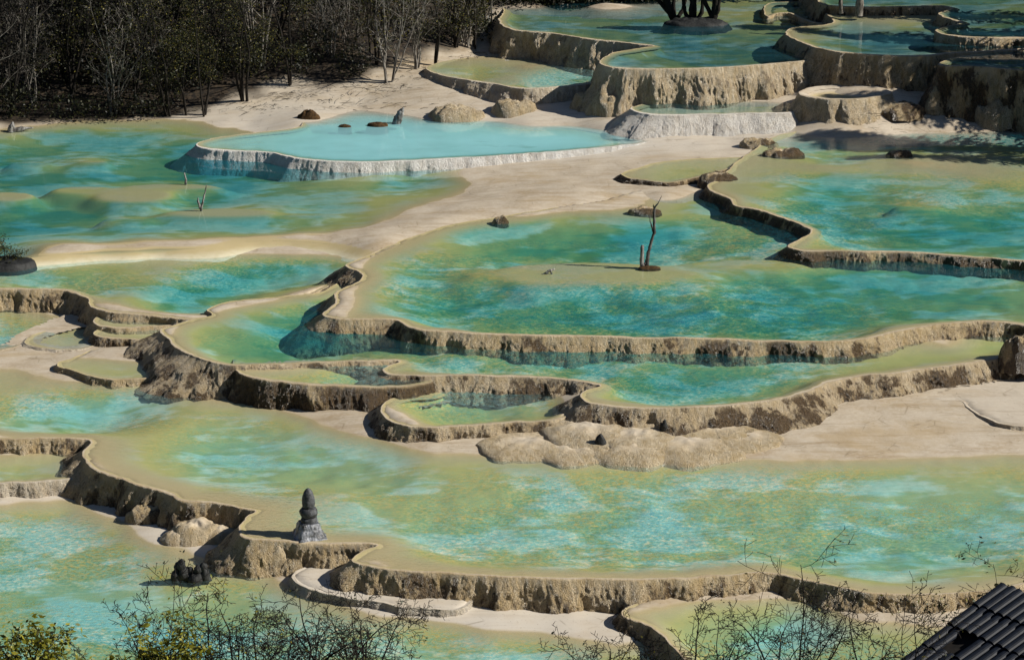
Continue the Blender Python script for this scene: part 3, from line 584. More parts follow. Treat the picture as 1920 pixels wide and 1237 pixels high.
# ---- the two pools that lie in the ground itself
for key, z, poly, wm, lab in (('front', Z0, [(-300,900),(700,960),(1300,1100),(1350,1330),(-300,1330)], W_FRONT, 'rippled pale green pool along the bottom of the picture'),
                              ('left', Z4, [(-400,215),(520,215),(950,310),(900,400),(760,440),(690,470),(640,461),(550,453),(450,454),(380,465),(250,472),(100,479),(0,488),(-200,496),(-400,500)], W_LEFT, 'teal pool with drowned mounds below the forest')):
    bd = catmull(np.array([at(x, y, z)[:2] for x, y in poly]), .3)
    V2, F2 = tri_fill(bd, .17, lambda x, y: np.ones(x.shape, bool))
    gl = ground_z(V2[:, 0], V2[:, 1]); dw = z-gl
    ok = (dw[F2] > -.03).any(1); cc = V2[F2].mean(1)
    for t in TER:
        if t.z > z:
            m = inside(t.coarse, cc[:, 0], cc[:, 1]); k = np.where(m)[0]
            if len(k): ok[k[dist_pts(t.coarse, cc[k, 0], cc[k, 1]) > .4]] = False
    V3, F3, u3 = compact(V2, F2[ok])
    wo = mesh_obj('pool_water', np.column_stack([V3, np.full(len(V3), z)]), F3, wm, None, dict(depth=np.clip(dw[u3], 0, 2), algae=np.full(len(V3), .55)))
    tag(wo, lab, kind='structure')
#--OBJECTS--
# ------------------------------------------------------------------ travertine lumps
def mound(px, py, z, wpx, h, label, ry=.75, stain=.2, pale=.05, mat=None, name='travertine_mound', cat='rock', seed=0, sharp=.62, crust=1.):
    c = at(px, py, z); d = np.linalg.norm(c-np.array([0, 0, CAMH])); rx = wpx/2*d/F
    nr, na = 16, 44; V, wl = [(0, 0, h)], [0.]
    for i in range(1, nr+1):
        r = i/nr*1.12
        for k in range(na):
            a = 2*math.pi*k/na; V.append((rx*r*math.cos(a), rx*ry*r*math.sin(a), h*max(0, 1-r**2.4)**sharp-(.0 if r < 1 else (r-1)*2.5))); wl.append(min(1, r*.95))
    V = np.array(V); q = V+c*1.0
    n = fbm(q*np.array([2.6, 2.6, 2.])+seed, 3); n2 = noise(q*np.array([9, 9, 5])+seed); n3 = noise(q*22)
    V[:, 2] += (n*(.26 if crust > .5 else .16)*min(1, h*2)+n2*(.07 if crust > .5 else .035)*min(1, h*3)+n3*.014)*(1 if h > .1 else .5)
    V[:, :2] *= (1+.22*fbm(np.column_stack([q[:, :2]*1.4, q[:, 2]*0+seed]), 2))[:, None]
    Fc = [[0, 1+k, 1+(k+1) % na] for k in range(na)]
    for i in range(nr-1):
        for k in range(na):
            a = 1+i*na+k; b = 1+i*na+(k+1) % na; Fc.append([a, a+na, b+na, b])
    nn = len(V)
    o = mesh_obj(name, V, Fc, mat or M_TRAV, None, dict(depth=np.full(nn, -1.), wall=np.array(wl)*crust, stain=np.full(nn, stain), pale=np.full(nn, pale), forest=np.zeros(nn), algae=np.zeros(nn)))
    o.location = c; tag(o, label, cat); return o
MO = [(372,1005,.03,120,.42,'tallest tan lump left of the black corner below the pagoda',.8,.25,.1),(428,985,.1,80,.46,'tan lump squeezed under the front pool rim',.7,.2,.1),(335,1012,.02,70,.22,'low tan lump at the edge of the rippled front pool',.8,.1,.25),
      (285,972,.05,95,.38,'brown sloping lump at the foot of the dark front wall',.6,.5,.0),(412,1010,.02,90,.34,'lump nearest the black corner beside the pagoda',.7,.3,.1),
      (522,1062,.05,82,.62,'round ochre lump below the pagoda shadow',.7,.35,.0),(622,1050,.2,95,.45,'tan lump under the pagoda to the right',.5,.2,.1),
      (990,838,Z1,190,.22,'flat tan lump right of the oval basin wall',.8,.25,.2,.0),(1080,848,Z1,170,.20,'broad tan lump with a dark hole beside it',.8,.12,.25,.0),(1185,846,Z1,200,.28,'big tan lump below the twig stump',.8,.15,.25,.0),(1290,840,Z1,230,.26,'wide lump below the glistening wall',.8,.3,.2,.0),(1400,824,Z1+.1,150,.15,'small flat lump at the end of the glistening wall',.8,.3,.2,.0),
      (1105,812,.98,190,.26,'cream apron under the winding middle rim',.9,.1,.35,.0),(1190,822,.98,160,.22,'cream apron lobe beside the twig stump',.9,.1,.35,.0),(1250,794,1.10,250,.24,'long rolled ledge under the middle rim',.35,.4,.15,.1),(1340,812,.95,180,.2,'ledge end above the sand flat',.6,.4,.15,.1),
      (1915,674,1.62,85,.72,'dark brown boulder at the right picture edge',.7,.9,.0),
      (1078,112,3.12,105,.55,'knobbly cream lump under the dark upper wall',.6,.1,.15),(1150,208,2.55,95,.85,'bulging lump at the foot of the tall upper terrace',.7,.15,.1),(1105,200,2.55,70,.55,'small bulge between pale basin and tall terrace',.7,.15,.1),
      (855,216,2.25,100,.38,'smooth grey cream lump behind the milky pool',.7,.1,.25),(965,208,2.35,90,.45,'rough lump below the pale basin',.7,.15,.15),
      (1425,274,2.22,75,.3,'little hump on the sand nearest the pale dome',.6,.5,.0),(1468,292,2.3,80,.28,'dark brown hump at the edge of the right pool',.6,.95,.0),(1686,292,2.34,50,.2,'small brown knob standing in the right pool',.6,.9,.0),(1345,338,2.28,78,.24,'dark knob at the tip of the winding rim',.6,.9,.0),
      (938,419,2.03,32,.28,'pointed brown cone on the sand left of the dead tree',.7,.7,.0),(1210,399,2.04,62,.2,'low dark hump behind the dead tree',.6,.9,.0),
      (1880,222,2.7,110,.75,'tan lump at the foot of the black terrace',.6,.15,.1),(1690,205,3.0,90,.25,'crusty patch of rubble beside the black terrace',.8,.8,.0)]
for k, m in enumerate(MO): mound(m[0], m[1], m[2], m[3], m[4], m[5], m[6], m[7], m[8]*.3, seed=k*3.7, crust=(.7 if m[7] > .45 or m[1] < 230 else .2))
mound(865,213,2.28,26,.24,'brown lump in place of the cavity in the smooth lump behind the milky pool',.7,mat=M_MOSS,name='brown_lump',seed=3)  # brown dome added where the smooth lump has a cavity
mound(708,236,Z6,40,.16,'brown rock in the milky pool left of the stump',.6,mat=M_MOSS,name='brown_lump',seed=5)
mound(647,238,Z6,24,.10,'smallest brown rock awash in the milky pool',.6,mat=M_MOSS,name='brown_lump',seed=6)
mound(580,222,2.15,44,.30,'grey brown rock at the left tip of the milky pool',.6,mat=M_MOSS,name='brown_lump',seed=8)
mound(1218,503,Z5-.02,46,.07,'brown mat of moss around the dead tree foot',.5,mat=M_MOSS,name='moss_patch',cat='moss',seed=9)
mound(1126,836,Z1+.2,24,.30,'small black rock on the tan lumps left of the split stump',.7,mat=M_ROCK,name='dark_rock',seed=10)

# ------------------------------------------------------------------ wood
class Wood:
    def __init__(s, seed): s.V, s.F, s.tips, s.r = [], [], [], random.Random(seed)
    def tube(s, pts, rad, sides=5):
        base = len(s.V); prev = None
        for i, (p, r) in enumerate(zip(pts, rad)):
            d = (pts[min(i+1, len(pts)-1)]-pts[max(i-1, 0)]); d = d.normalized() if d.length > 1e-9 else Vector((0, 0, 1))
            u = d.orthogonal().normalized() if prev is None else (prev-d*prev.dot(d)).normalized(); prev = u; v = d.cross(u)
            for k in range(sides):
                a = 2*math.pi*k/sides; s.V.append(tuple(p+(u*math.cos(a)+v*math.sin(a))*r))
        for i in range(len(pts)-1):
            for k in range(sides):
                a = base+i*sides+k; b = base+i*sides+(k+1) % sides; s.F.append([a, b, b+sides, a+sides])
        e = base+(len(pts)-1)*sides; s.F.append([e+k for k in range(sides)])
    def grow(s, p, d, L, r, lev, wig=.16, up=.05, kids=(5, 5, 4), ratio=.55, spread=.75, segs=6, tipr=.25, start=.25, minr=.003):
        R = s.r; pts, rad = [p.copy()], [r]; q = p.copy(); dd = d.normalized()
        for i in range(segs):
            dd = (dd+Vector((R.gauss(0, wig), R.gauss(0, wig), R.gauss(0, wig)+up))).normalized(); q = q+dd*(L/segs)
            pts.append(q.copy()); rad.append(max(minr, r*(1-(1-tipr)*(i+1)/segs)))
        s.tube(pts, rad, 6 if lev == 0 else (4 if lev == 1 else 3))
        if lev >= len(kids):
            s.tips += pts[2:]; return
        if lev >= 1: s.tips += pts[-2:]
        for k in range(kids[lev]):
            f = start+(1-start)*(k+R.random())/kids[lev]; x = f*segs; i = min(int(x), segs-1); b = pts[i].lerp(pts[i+1], x-i)
            ax = (pts[i+1]-pts[i]).normalized(); o = ax.orthogonal().normalized(); o.rotate(Matrix.Rotation(R.uniform(0, 6.283), 3, ax))
            nd = (ax*(1-spread*.6)+o*spread*R.uniform(.7, 1.2)).normalized()
            s.grow(b, nd, L*ratio*R.uniform(.65, 1.15)*(1-.35*f), rad[i]*R.uniform(.45, .65), lev+1, wig*1.1, up, kids, ratio, spread, max(3, segs-1), tipr, .15, minr)
def leaves(tips, n, size, rng, jit=.12, long=1.6):
    V, Fc, tone = [], [], []
    T_ = tips if tips else [Vector((0, 0, 0))]
    for k in range(n):
        c = T_[rng.randrange(len(T_))]+Vector((rng.gauss(0, jit), rng.gauss(0, jit), rng.gauss(0, jit)))
        a = Vector((rng.gauss(0, 1), rng.gauss(0, 1), rng.gauss(0, .6))).normalized(); b = a.orthogonal().normalized(); b.rotate(Matrix.Rotation(rng.uniform(0, 6.283), 3, a))
        s_ = size*rng.uniform(.6, 1.3); i = len(V)
        V += [tuple(c), tuple(c+a*s_*long*.5+b*s_*.38), tuple(c+a*s_*long), tuple(c+a*s_*long*.5-b*s_*.38)]; Fc.append([i, i+1, i+2, i+3]); tone += [rng.random()]*4
    return V, Fc, tone
def wood_thing(name, w_, loc, wm, label, cat, group=None, leaf=None, lm=None, part='trunk', lpart='crown'):
    root = empty(name, loc); tag(root, label, cat, group)
    mesh_obj(part, w_.V, w_.F, wm, root)
    if leaf: V, Fc, tn = leaf; mesh_obj(lpart, V, Fc, lm, root, dict(tone=tn), False)
    return root
def copy_tree(root, loc, rz, sc, label=None):
    r = root.copy(); COL.objects.link(r); r.location = loc; r.rotation_euler = (0, 0, rz); r.scale = (sc,)*3
    if label: r['label'] = label
    for c in root.children:
        k = c.copy(); COL.objects.link(k); k.parent = r
    return r

def stem_tree(seed, stems, H, r0, leafn, lean=.25, kids=(6, 5, 3), size=.055):
    w_ = Wood(seed); R = w_.r
    for k in range(stems):
        a = R.uniform(0, 6.283); ln = R.uniform(.25, 1)*lean
        b = Vector((math.cos(a)*.12, math.sin(a)*.12, -.25))
        w_.grow(b, Vector((math.cos(a)*ln, math.sin(a)*ln, 1)), H*R.uniform(.75, 1.1), r0*R.uniform(.6, 1.1), 0, .10, .05, kids, .40, .75, 9, .25, .22, .006)
    tips = [t for t in w_.tips if t.z > H*.22]
    return w_, leaves(tips, leafn, size, R, .16)
protos = []
for k in range(6):
    w_, lf = stem_tree(40+k, [6, 4, 3, 5, 2, 7][k], [5.2, 6.5, 7, 5.5, 7.5, 5][k], [.055, .075, .09, .06, .11, .05][k], [700, 2200, 2600, 900, 3000, 500][k])
    protos.append((w_, lf))
def gz(x, y): return float(ground_lookup(np.array([x]), np.array([y]))[0])
def on_ground(px, py, z):
    for _ in range(6): p = at(px, py, z); z = gz(p[0], p[1])
    return at(px, py, z)
FT = [(215,213,1.8,0,1.0,'clump of slim pale stems at the pool edge, leftmost of the shore trees'),(318,217,1.8,1,.85,'leaning forked trunk at the water edge beside the white bank'),(352,217,1.8,4,.62,'thin upright stem between two darker trunks on the shore'),(386,217,1.8,2,.8,'stout dark trunk at the left tip of the white bank'),
      (588,150,2.5,3,.9,'fan of pale stems above the bank bend'),(545,168,2.4,4,.8,'single dark trunk behind the white bank'),(655,148,2.7,5,1.0,'dense fan of bare grey stems on the bank'),(728,152,2.75,0,1.05,'widest bare bush on the bank above the milky pool'),(700,135,2.9,2,.8,'straight slim trunk rising behind the bare bushes'),(780,128,3.0,3,.85,'bare stems at the right end of the bank bushes'),(812,122,3.05,4,.75,'last leaning stem before the dark upper wall'),(850,104,3.15,1,.8,'leafy trunk at the right end of the bank'),(892,92,3.25,2,.75,'trunk just left of the dark upper wall'),(872,96,3.2,0,.8,'bare fan of stems second from the dark upper wall'),(915,74,3.4,3,.8,'pale stems pressed against the dark upper wall'),(130,190,2.0,1,.9,'leafy trunk deep in the left corner of the forest'),(60,200,2.0,3,.9,'pale thin stems near the driftwood corner'),(460,190,2.1,1,.8,'thin trunk at the forest edge above the white sand')]
used = set()
for k, (px, py, z, pi, sc, lab) in enumerate(FT):
    p = on_ground(px, py, z); w_, lf = protos[pi][:2]
    if pi not in used:
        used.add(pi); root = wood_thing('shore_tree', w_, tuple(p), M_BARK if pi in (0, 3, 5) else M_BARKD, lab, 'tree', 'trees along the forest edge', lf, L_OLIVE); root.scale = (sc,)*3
        protos[pi] = (w_, lf, root)
    else:
        copy_tree(protos[pi][2], tuple(p), RNG.uniform(0, 6.28), sc, lab)
placed = [on_ground(f[0], f[1], f[2])[:2] for f in FT]
cnt = 0; tries = 0
FC = catmull(FOREST, .5)
while cnt < 80 and tries < 4000:
    tries += 1
    x, y = RNG.uniform(-25, 8), RNG.uniform(86, 116)
    if not inside(FOREST, np.array([x]), np.array([y]))[0]: continue
    dd_ = dist_pts(FC, np.array([x]), np.array([y]))[0]
    if dd_ < .5 or abs(x) > (y*.2126+1.5) or min((x-q[0])**2+(y-q[1])**2 for q in placed) < .9: continue
    placed.append((x, y)); pi = RNG.choice([1, 2, 4, 1, 2, 0, 3]); r = copy_tree(protos[pi][2], (x, y, gz(x, y)), RNG.uniform(0, 6.28), RNG.uniform(.8, 1.15), 'slim trunk among the crowded trees of the dark forest')
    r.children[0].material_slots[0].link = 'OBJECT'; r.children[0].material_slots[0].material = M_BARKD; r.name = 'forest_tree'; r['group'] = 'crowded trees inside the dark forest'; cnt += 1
# dark evergreen undergrowth, a mass nobody could count
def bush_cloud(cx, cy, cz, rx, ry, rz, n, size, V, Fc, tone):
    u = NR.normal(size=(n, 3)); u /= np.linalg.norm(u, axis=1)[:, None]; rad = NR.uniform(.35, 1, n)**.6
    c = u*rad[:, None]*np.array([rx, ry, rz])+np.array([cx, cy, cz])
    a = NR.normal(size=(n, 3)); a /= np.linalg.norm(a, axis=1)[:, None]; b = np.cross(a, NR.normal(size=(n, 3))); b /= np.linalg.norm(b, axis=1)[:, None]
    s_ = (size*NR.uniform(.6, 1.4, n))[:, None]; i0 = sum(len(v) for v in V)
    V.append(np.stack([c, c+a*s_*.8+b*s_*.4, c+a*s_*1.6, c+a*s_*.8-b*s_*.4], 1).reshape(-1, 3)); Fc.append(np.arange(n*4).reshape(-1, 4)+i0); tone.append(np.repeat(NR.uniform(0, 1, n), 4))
V, Fc, tn = [], [], []
k = 0
while k < 330:
    x, y = RNG.uniform(-28, 12), RNG.uniform(86, 120)
    if not inside(FOREST, np.array([x]), np.array([y]))[0]: continue
    dd_ = dist_pts(FC, np.array([x]), np.array([y]))[0]
    if dd_ < .9: continue
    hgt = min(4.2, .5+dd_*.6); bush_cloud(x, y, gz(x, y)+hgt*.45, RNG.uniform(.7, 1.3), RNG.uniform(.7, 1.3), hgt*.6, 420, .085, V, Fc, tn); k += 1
for k in range(46):                                            # thicket at the right end of the bank
    p = on_ground(RNG.uniform(800, 938), RNG.uniform(8, 96), 3.4)
    if inside(FOREST, np.array([p[0]]), np.array([p[1]]))[0]: bush_cloud(p[0], p[1], p[2]+.5, RNG.uniform(.6, 1.), RNG.uniform(.6, 1.), RNG.uniform(.6, 1.3), 380, .085, V, Fc, tn)
for k in range(34):                                            # dark thicket behind the clear upper pool
    p = at(945+k*9.5+RNG.uniform(-4, 4), 11-k*.35+RNG.uniform(-3, 3), 4.4); bush_cloud(p[0], p[1]+.8, 4.4+RNG.uniform(.3, .9), RNG.uniform(.6, 1.), RNG.uniform(.5, .9), RNG.uniform(.9, 1.5), 420, .085, V, Fc, tn)
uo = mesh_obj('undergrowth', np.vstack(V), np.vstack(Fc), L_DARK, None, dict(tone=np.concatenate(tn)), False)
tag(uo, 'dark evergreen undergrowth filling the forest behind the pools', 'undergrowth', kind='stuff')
# conifers on the slope behind (seen as reflections) and at the right (they shade the upper right pools)
def conifer(seed, H):
    w_ = Wood(seed); R = w_.r
    w_.tube([Vector((0, 0, -.4)), Vector((0, 0, H*.5)), Vector((.05, 0, H))], [.16, .1, .015], 6)
    V, Fc, tone = [], [], []
    z = H*.10
    while z < H:
        rr = (1-z/H)*H*.21+.12
        for j in range(9):
            a = R.uniform(0, 6.283); L = rr*R.uniform(.7, 1.1); e = Vector((math.cos(a)*L, math.sin(a)*L, z-L*.25)); b = Vector((0, 0, z))
            w_.tube([b, e], [.02, .006], 3)
            for q in range(12):
                t_ = R.uniform(.2, 1); c = b.lerp(e, t_)+Vector((R.gauss(0, .1), R.gauss(0, .1), R.gauss(-.04, .07))); d = Vector((math.cos(a+R.gauss(0, .8)), math.sin(a+R.gauss(0, .8)), -.4)).normalized(); sd = Vector((-d.y, d.x, R.gauss(0, .4))).normalized(); i = len(V)
                V += [tuple(c), tuple(c+d*.14+sd*.06), tuple(c+d*.30), tuple(c+d*.14-sd*.06)]; Fc.append([i, i+1, i+2, i+3]); tone += [R.random()]*4
        z += .26
    return w_, (V, Fc, tone)
w_, lf = conifer(5, 8.)
cr = None
spots = [(24.6,86.5,1.0),(24.2,89.0,1.1),(25.6,91.5,1.15),(24.0,94.5,1.1),(26.6,88,1.2),(25.2,98,1.2),(27.5,93,1.3),(24.6,102,1.2)]
for x in np.arange(-36, 34, 3.3):
    for row in (0, 1, 2):
        spots.append((x+RNG.uniform(-1.3, 1.3), 113+row*7+RNG.uniform(-2, 2)+(0 if x < 8 else -1), RNG.uniform(.9, 1.5)))
for i, (x, y, sc) in enumerate(spots):
    loc = (x, y, gz(x, y)); lab = 'dark conifer on the slope behind the topmost pools' if i >= 8 else 'dark conifer shading the topmost pools from the right'
    if cr is None: cr = wood_thing('conifer', w_, loc, M_BARKD, lab, 'conifer', 'conifers shading the upper right', lf, L_DARK); cr.scale = (sc,)*3
    else:
        r = copy_tree(cr, loc, RNG.uniform(0, 6.28), sc, lab)
        if i >= 8: r['group'] = 'conifers on the slope behind'

# ------------------------------------------------------------------ dead wood
def poly_wood(name, branches, loc, mat, label, cat, part='trunk', parts=None):
    """branches: list of (points as (dx, dy, dz) metres, radii)"""
    root = empty(name, tuple(loc)); tag(root, label, cat)
    for j, (pts, rad) in enumerate(branches):
        w_ = Wood(j); P_ = [Vector(p) for p in pts]; q, rr = [], []
        for i in range(len(P_)-1):
            for t_ in np.linspace(0, 1, 5, endpoint=False):
                q.append(P_[i].lerp(P_[i+1], t_)+Vector((w_.r.gauss(0, .006), w_.r.gauss(0, .006), 0))); rr.append((rad[i]*(1-t_)+rad[i+1]*t_)*w_.r.uniform(.85, 1.2))
        q.append(P_[-1]); rr.append(rad[-1]); w_.tube(q, rr, 7)
        mesh_obj(part if j == 0 else 'branch', w_.V, w_.F, mat if not parts else parts[j], root)
    return root
def sk(px0, py0, pts, z):
    """branch points given as photo offsets from the foot, standing upright over it"""
    c = at(px0, py0, z); m = np.linalg.norm(c-np.array([0, 0, CAMH]))/F
    return c, [((x-px0)*m, dy, (py0-y)*m/.94) for x, y, dy in pts]
c, b1 = sk(1213, 502, [(1213,506,0),(1213,490,0),(1216,472,0),(1220,455,.02),(1226,438,.03),(1225,420,.05),(1224,405,.04),(1226,392,.02),(1232,384,0),(1238,371,0)], Z5-.05)
_, b2 = sk(1213, 502, [(1224,437,.03),(1220,425,.0),(1215,405,-.04)], Z5-.05)
_, b3 = sk(1213, 502, [(1225,396,.04),(1223,388,.05)], Z5-.05)
_, b4 = sk(1213, 502, [(1213,492,0),(1208,494,-.03),(1205,498,-.05)], Z5-.05)
poly_wood('dead_tree', [(b1, [.085,.062,.055,.048,.046,.045,.04,.034,.016,.006]), (b2, [.04,.025,.012]), (b3, [.035,.012]), (b4, [.04,.035,.03])], c, mat_simple('grey_deadwood', (.15, .145, .14), (.018, .016, .014), 7, .8, .6, .03, .3, (1, 1, .3)), 'crooked dead tree standing on the drowned mound in the large pool', 'dead tree')
c, b1 = sk(1204, 503, [(1204,507,0),(1203,485,0),(1204,461,0)], Z5-.05)
poly_wood('dead_stump', [(b1, [.07,.065,.05])], c, M_DEAD, 'short bleached post beside the crooked dead tree', 'stump')
c, b1 = sk(376, 396, [(376,400,0),(380,382,0),(385,366,.02),(389,348,0)], Z4-.06)
_, b2 = sk(376, 396, [(376,392,0),(373,380,0),(372,372,0)], Z4-.06); _, b3 = sk(376, 396, [(375,388,0),(370,378,.05)], Z4-.06)
poly_wood('dead_twig', [(b1, [.045,.035,.03,.012]), (b2, [.05,.04,.02]), (b3, [.025,.012])], c, M_DEAD, 'forked bleached twig on a drowned mound of the teal pool', 'twig')
c, b1 = sk(348, 346, [(348,350,0),(349,338,0),(347,325,0)], Z4-.06)
poly_wood('dead_twig', [(b1, [.05,.04,.02])], c, M_DEAD, 'single short bleached twig farther back in the teal pool', 'twig')
c, b1 = sk(1030, 512, [(1018,514,0),(1030,508,0),(1040,506,.1)], Z5-.03); _, b2 = sk(1030, 512, [(1025,516,0),(1029,506,0)], Z5-.03); _, b3 = sk(1030, 512, [(1034,514,0),(1032,505,0)], Z5-.03)
poly_wood('driftwood', [(b1, [.025,.035,.02]), (b2, [.03,.02]), (b3, [.03,.02])], c, M_DEAD, 'little heap of white driftwood on the drowned mound', 'driftwood')
c, b1 = sk(745, 233, [(742,236,0),(747,222,0),(753,210,0),(757,203,0)], Z6-.03)
poly_wood('tree_stump', [(b1, [.2,.16,.12,.03])], c, M_DEAD, 'splintered leaning stump in the milky blue pool', 'stump')
c, b1 = sk(25, 246, [(20,248,0),(23,238,0),(26,230,0)], Z4); _, b2 = sk(25, 246, [(20,246,0),(40,243,.1),(60,242,.2)], Z4)
poly_wood('driftwood', [(b1, [.16,.12,.03]), (b2, [.14,.1,.02])], c, M_DEAD, 'pale driftwood root at the left shore below the forest', 'driftwood')
c, b1 = sk(1243, 806, [(1243,810,0),(1245,798,0),(1247,787,0)], Z1+.35); _, b2 = sk(1243, 806, [(1244,800,0),(1238,792,0)], Z1+.35)
poly_wood('tree_stump', [(b1, [.09,.1,.03]), (b2, [.06,.02])], c, M_ROCK, 'small black split stump on the tan lumps', 'stump')
# two black trunks on an islet in the clear upper pool, and one at the topmost rim
for px, py, z, bl, lab in [(1335,45,4.3,[[(1335,50,0),(1338,30,0),(1342,0,0),(1340,-60,0)],[(1338,40,0),(1322,10,.2),(1310,-40,.3)],[(1335,44,0),(1345,20,-.1),(1352,-30,0)]],'black trunk cluster standing in the clear upper pool'),
                           (1268,40,4.3,[[(1268,44,0),(1255,20,0),(1240,-20,0)],[(1266,42,0),(1262,15,.2),(1268,-30,.2)],[(1266,42,0),(1280,22,.2),(1290,-20,.2)],[(1268,42,0),(1240,10,.1),(1225,-5,.1)]],'thin forked tree left of the black trunk cluster'),
                           (1300,42,4.3,[[(1300,46,0),(1298,20,0),(1300,-40,0)],[(1302,44,0),(1315,25,0),(1320,-30,.1)],[(1300,44,0),(1285,28,0),(1280,0,.1)]],'black stump between the trunks in the clear upper pool'),
                           (1610,22,5.1,[[(1610,30,0),(1611,10,0),(1612,-40,0)],[(1578,25,0),(1576,8,0),(1577,-40,0)]],'pair of grey trunks on the topmost zigzag rim')]:
    br = []
    for j, b in enumerate(bl):
        c, pts = sk(px, py, b, z); br.append((pts, [[.19,.16,.14,.12],[.11,.09,.08,.06]][j > 0][:len(pts)]))
    poly_wood('standing_trunk', br, c, M_BARKD if px != 1610 else M_BARK, lab, 'tree')
mound(1305,46,4.28,120,.28,'black islet of roots in the clear upper pool',.5,mat=M_ROCK,name='root_islet',cat='islet',seed=21)

# ------------------------------------------------------------------ stone pagoda
def lathe(prof, na, seed, nz=.02, square=0.):
    V, Fc = [], []
    for (r, z) in prof:
        for k in range(na):
            a = 2*math.pi*k/na; m = 1.
            if square: m = (1-square)+square/max(abs(math.cos(a)), abs(math.sin(a)))
            V.append((r*m*math.cos(a), r*m*math.sin(a), z))
    V = np.array(V); n = fbm(V*5+seed, 3)*nz*2.2+noise(V*19+seed)*nz; rad = np.linalg.norm(V[:, :2], axis=1)[:, None]+1e-6
    V[:, :2] += V[:, :2]/rad*n[:, None]*np.minimum(1, rad*6)
    for i in range(len(prof)-1):
        for k in range(na):
            a = i*na+k; b = i*na+(k+1) % na; Fc.append([a, b, b+na, a+na])
    Fc.append([(len(prof)-1)*na+k for k in range(na)]); Fc.append([k for k in range(na)][::-1])
    return V, Fc
pag = empty('stone_pagoda', tuple(at(580, 1003, Z1))); pag.rotation_euler = (0, 0, math.radians(20)); tag(pag, 'small weathered grey stone pagoda on the front pool rim', 'pagoda')
def dens(pr, m=4):
    o = []
    for (a, b), (c, d) in zip(pr[:-1], pr[1:]):
        for t_ in np.linspace(0, 1, m, endpoint=False): o.append((a+(c-a)*t_, b+(d-b)*t_))
    return o+[pr[-1]]
V, Fc = lathe(dens([(.40,-.15),(.395,.0),(.36,.03),(.32,.12),(.27,.24),(.225,.36),(.20,.37)], 5), 48, 1, .022, .75); mesh_obj('base', V, Fc, mat_simple('pale_stone', (.34,.36,.40), (.03,.032,.036), 8, .4, 1., .05, .7, (1, 1, .4)), pag)
V, Fc = lathe(dens([(.16,.35),(.20,.38),(.205,.44),(.19,.49),(.15,.50)]), 36, 2, .014); mesh_obj('lower_ring', V, Fc, M_STONE, pag)
V, Fc = lathe(dens([(.14,.48),(.20,.53),(.225,.60),(.22,.66),(.18,.73),(.12,.75)]), 36, 3, .014); mesh_obj('drum', V, Fc, M_STONE, pag)
V, Fc = lathe(dens([(.11,.73),(.155,.77),(.165,.84),(.16,.93),(.145,1.03),(.115,1.13),(.07,1.21),(.025,1.245),(.004,1.25)]), 36, 4, .010); mesh_obj('finial', V, Fc, M_STONE, pag)
# ------------------------------------------------------------------ black rock cluster in the front pool
rc = empty('rock_cluster', tuple(at(358, 1085, 0))); tag(rc, 'jagged black rock cluster standing in the front pool', 'rock')
m_ = np.linalg.norm(at(358, 1085, 0)-np.array([0, 0, CAMH]))/F
for k, (x, y, rw, rh) in enumerate([(332,1080,10,16),(335,1062,8,10),(342,1055,8,12),(352,1078,14,14),(357,1066,6,7),(368,1083,14,14),(372,1065,8,9),(382,1062,8,11),(384,1078,10,16),(387,1092,9,7),(345,1072,10,14)]):
    bm = bmesh.new(); bmesh.ops.create_icosphere(bm, subdivisions=3, radius=1)
    V = np.array([v.co[:] for v in bm.verts]); Fc = [[v.index for v in f.verts] for f in bm.faces]; bm.free()
    V *= (1+.35*fbm(V*1.6+k*5, 3)+.10*noise(V*6+k))[:, None]; V *= np.array([rw*m_, rw*m_*.9, rh*m_*1.05])
    V += np.array([(x-358)*m_, RNG.uniform(-.08, .08)+(1085-y)*.001, max(.0, (1083-y)*m_)])
    mesh_obj('boulder', V, Fc, M_ROCK, rc)
# ------------------------------------------------------------------ shrub at the left edge
w_ = Wood(77)
for k in range(9):
    a = w_.r.uniform(0, 6.28); w_.grow(Vector((w_.r.uniform(-.3, .3), w_.r.uniform(-.3, .3), -.1)), Vector((math.cos(a)*.8, math.sin(a)*.8, .8)), w_.r.uniform(.5, 1.0), .015, 0, .2, .05, (5, 4), .55, .8, 5, .3, .2, .003)
tag(mound(2,492,Z4-.05,120,.14,'',.6,mat=M_ROCK,name='rocky_islet',seed=33), 'dark stony islet under the shrub at the left picture edge', 'rock')
wood_thing('low_shrub', w_, tuple(at(12, 488, Z4)), M_BARKD, 'low dark green shrub on the islet at the left picture edge', 'shrub', None, leaves(w_.tips, 1500, .045, w_.r, .07), L_OLIVE, 'stems', 'foliage')

# ------------------------------------------------------------------ foreground shrubs on the near slope
def fore_bush(px, py, dist, seed, H, nst, spreadv, kids, leafn, lm, label, wm=M_BARKD, r0=.016, wig=.16, up=.02, lsize=.03, minr=.0035, name='bare_shrub'):
    top = at_dist(px, py, dist); x, y = top[0], top[1]; z0 = top[2]-H*.92
    w_ = Wood(seed); R = w_.r
    for k in range(nst):
        a = R.uniform(0, 6.283); ln = R.uniform(.1, 1)*spreadv
        w_.grow(Vector((math.cos(a)*.1, math.sin(a)*.1, 0)), Vector((math.cos(a)*ln, math.sin(a)*ln, 1)), H*R.uniform(.7, 1.1), r0*R.uniform(.6, 1.2), 0, wig, up, kids, .55, .85, 8, .3, .2, minr)
    # roots reach down to the slope
    gzz = gz(x, y); w_.tube([Vector((0, 0, gzz-z0-.2)), Vector((.02, .02, (gzz-z0)*.4)), Vector((0, 0, .05))], [r0*2.2, r0*2, r0*1.6], 6)
    return wood_thing(name, w_, (x, y, z0), wm, label, 'shrub', None, leaves(w_.tips, leafn, lsize, R, .05) if leafn else None, lm, 'stems', 'foliage')
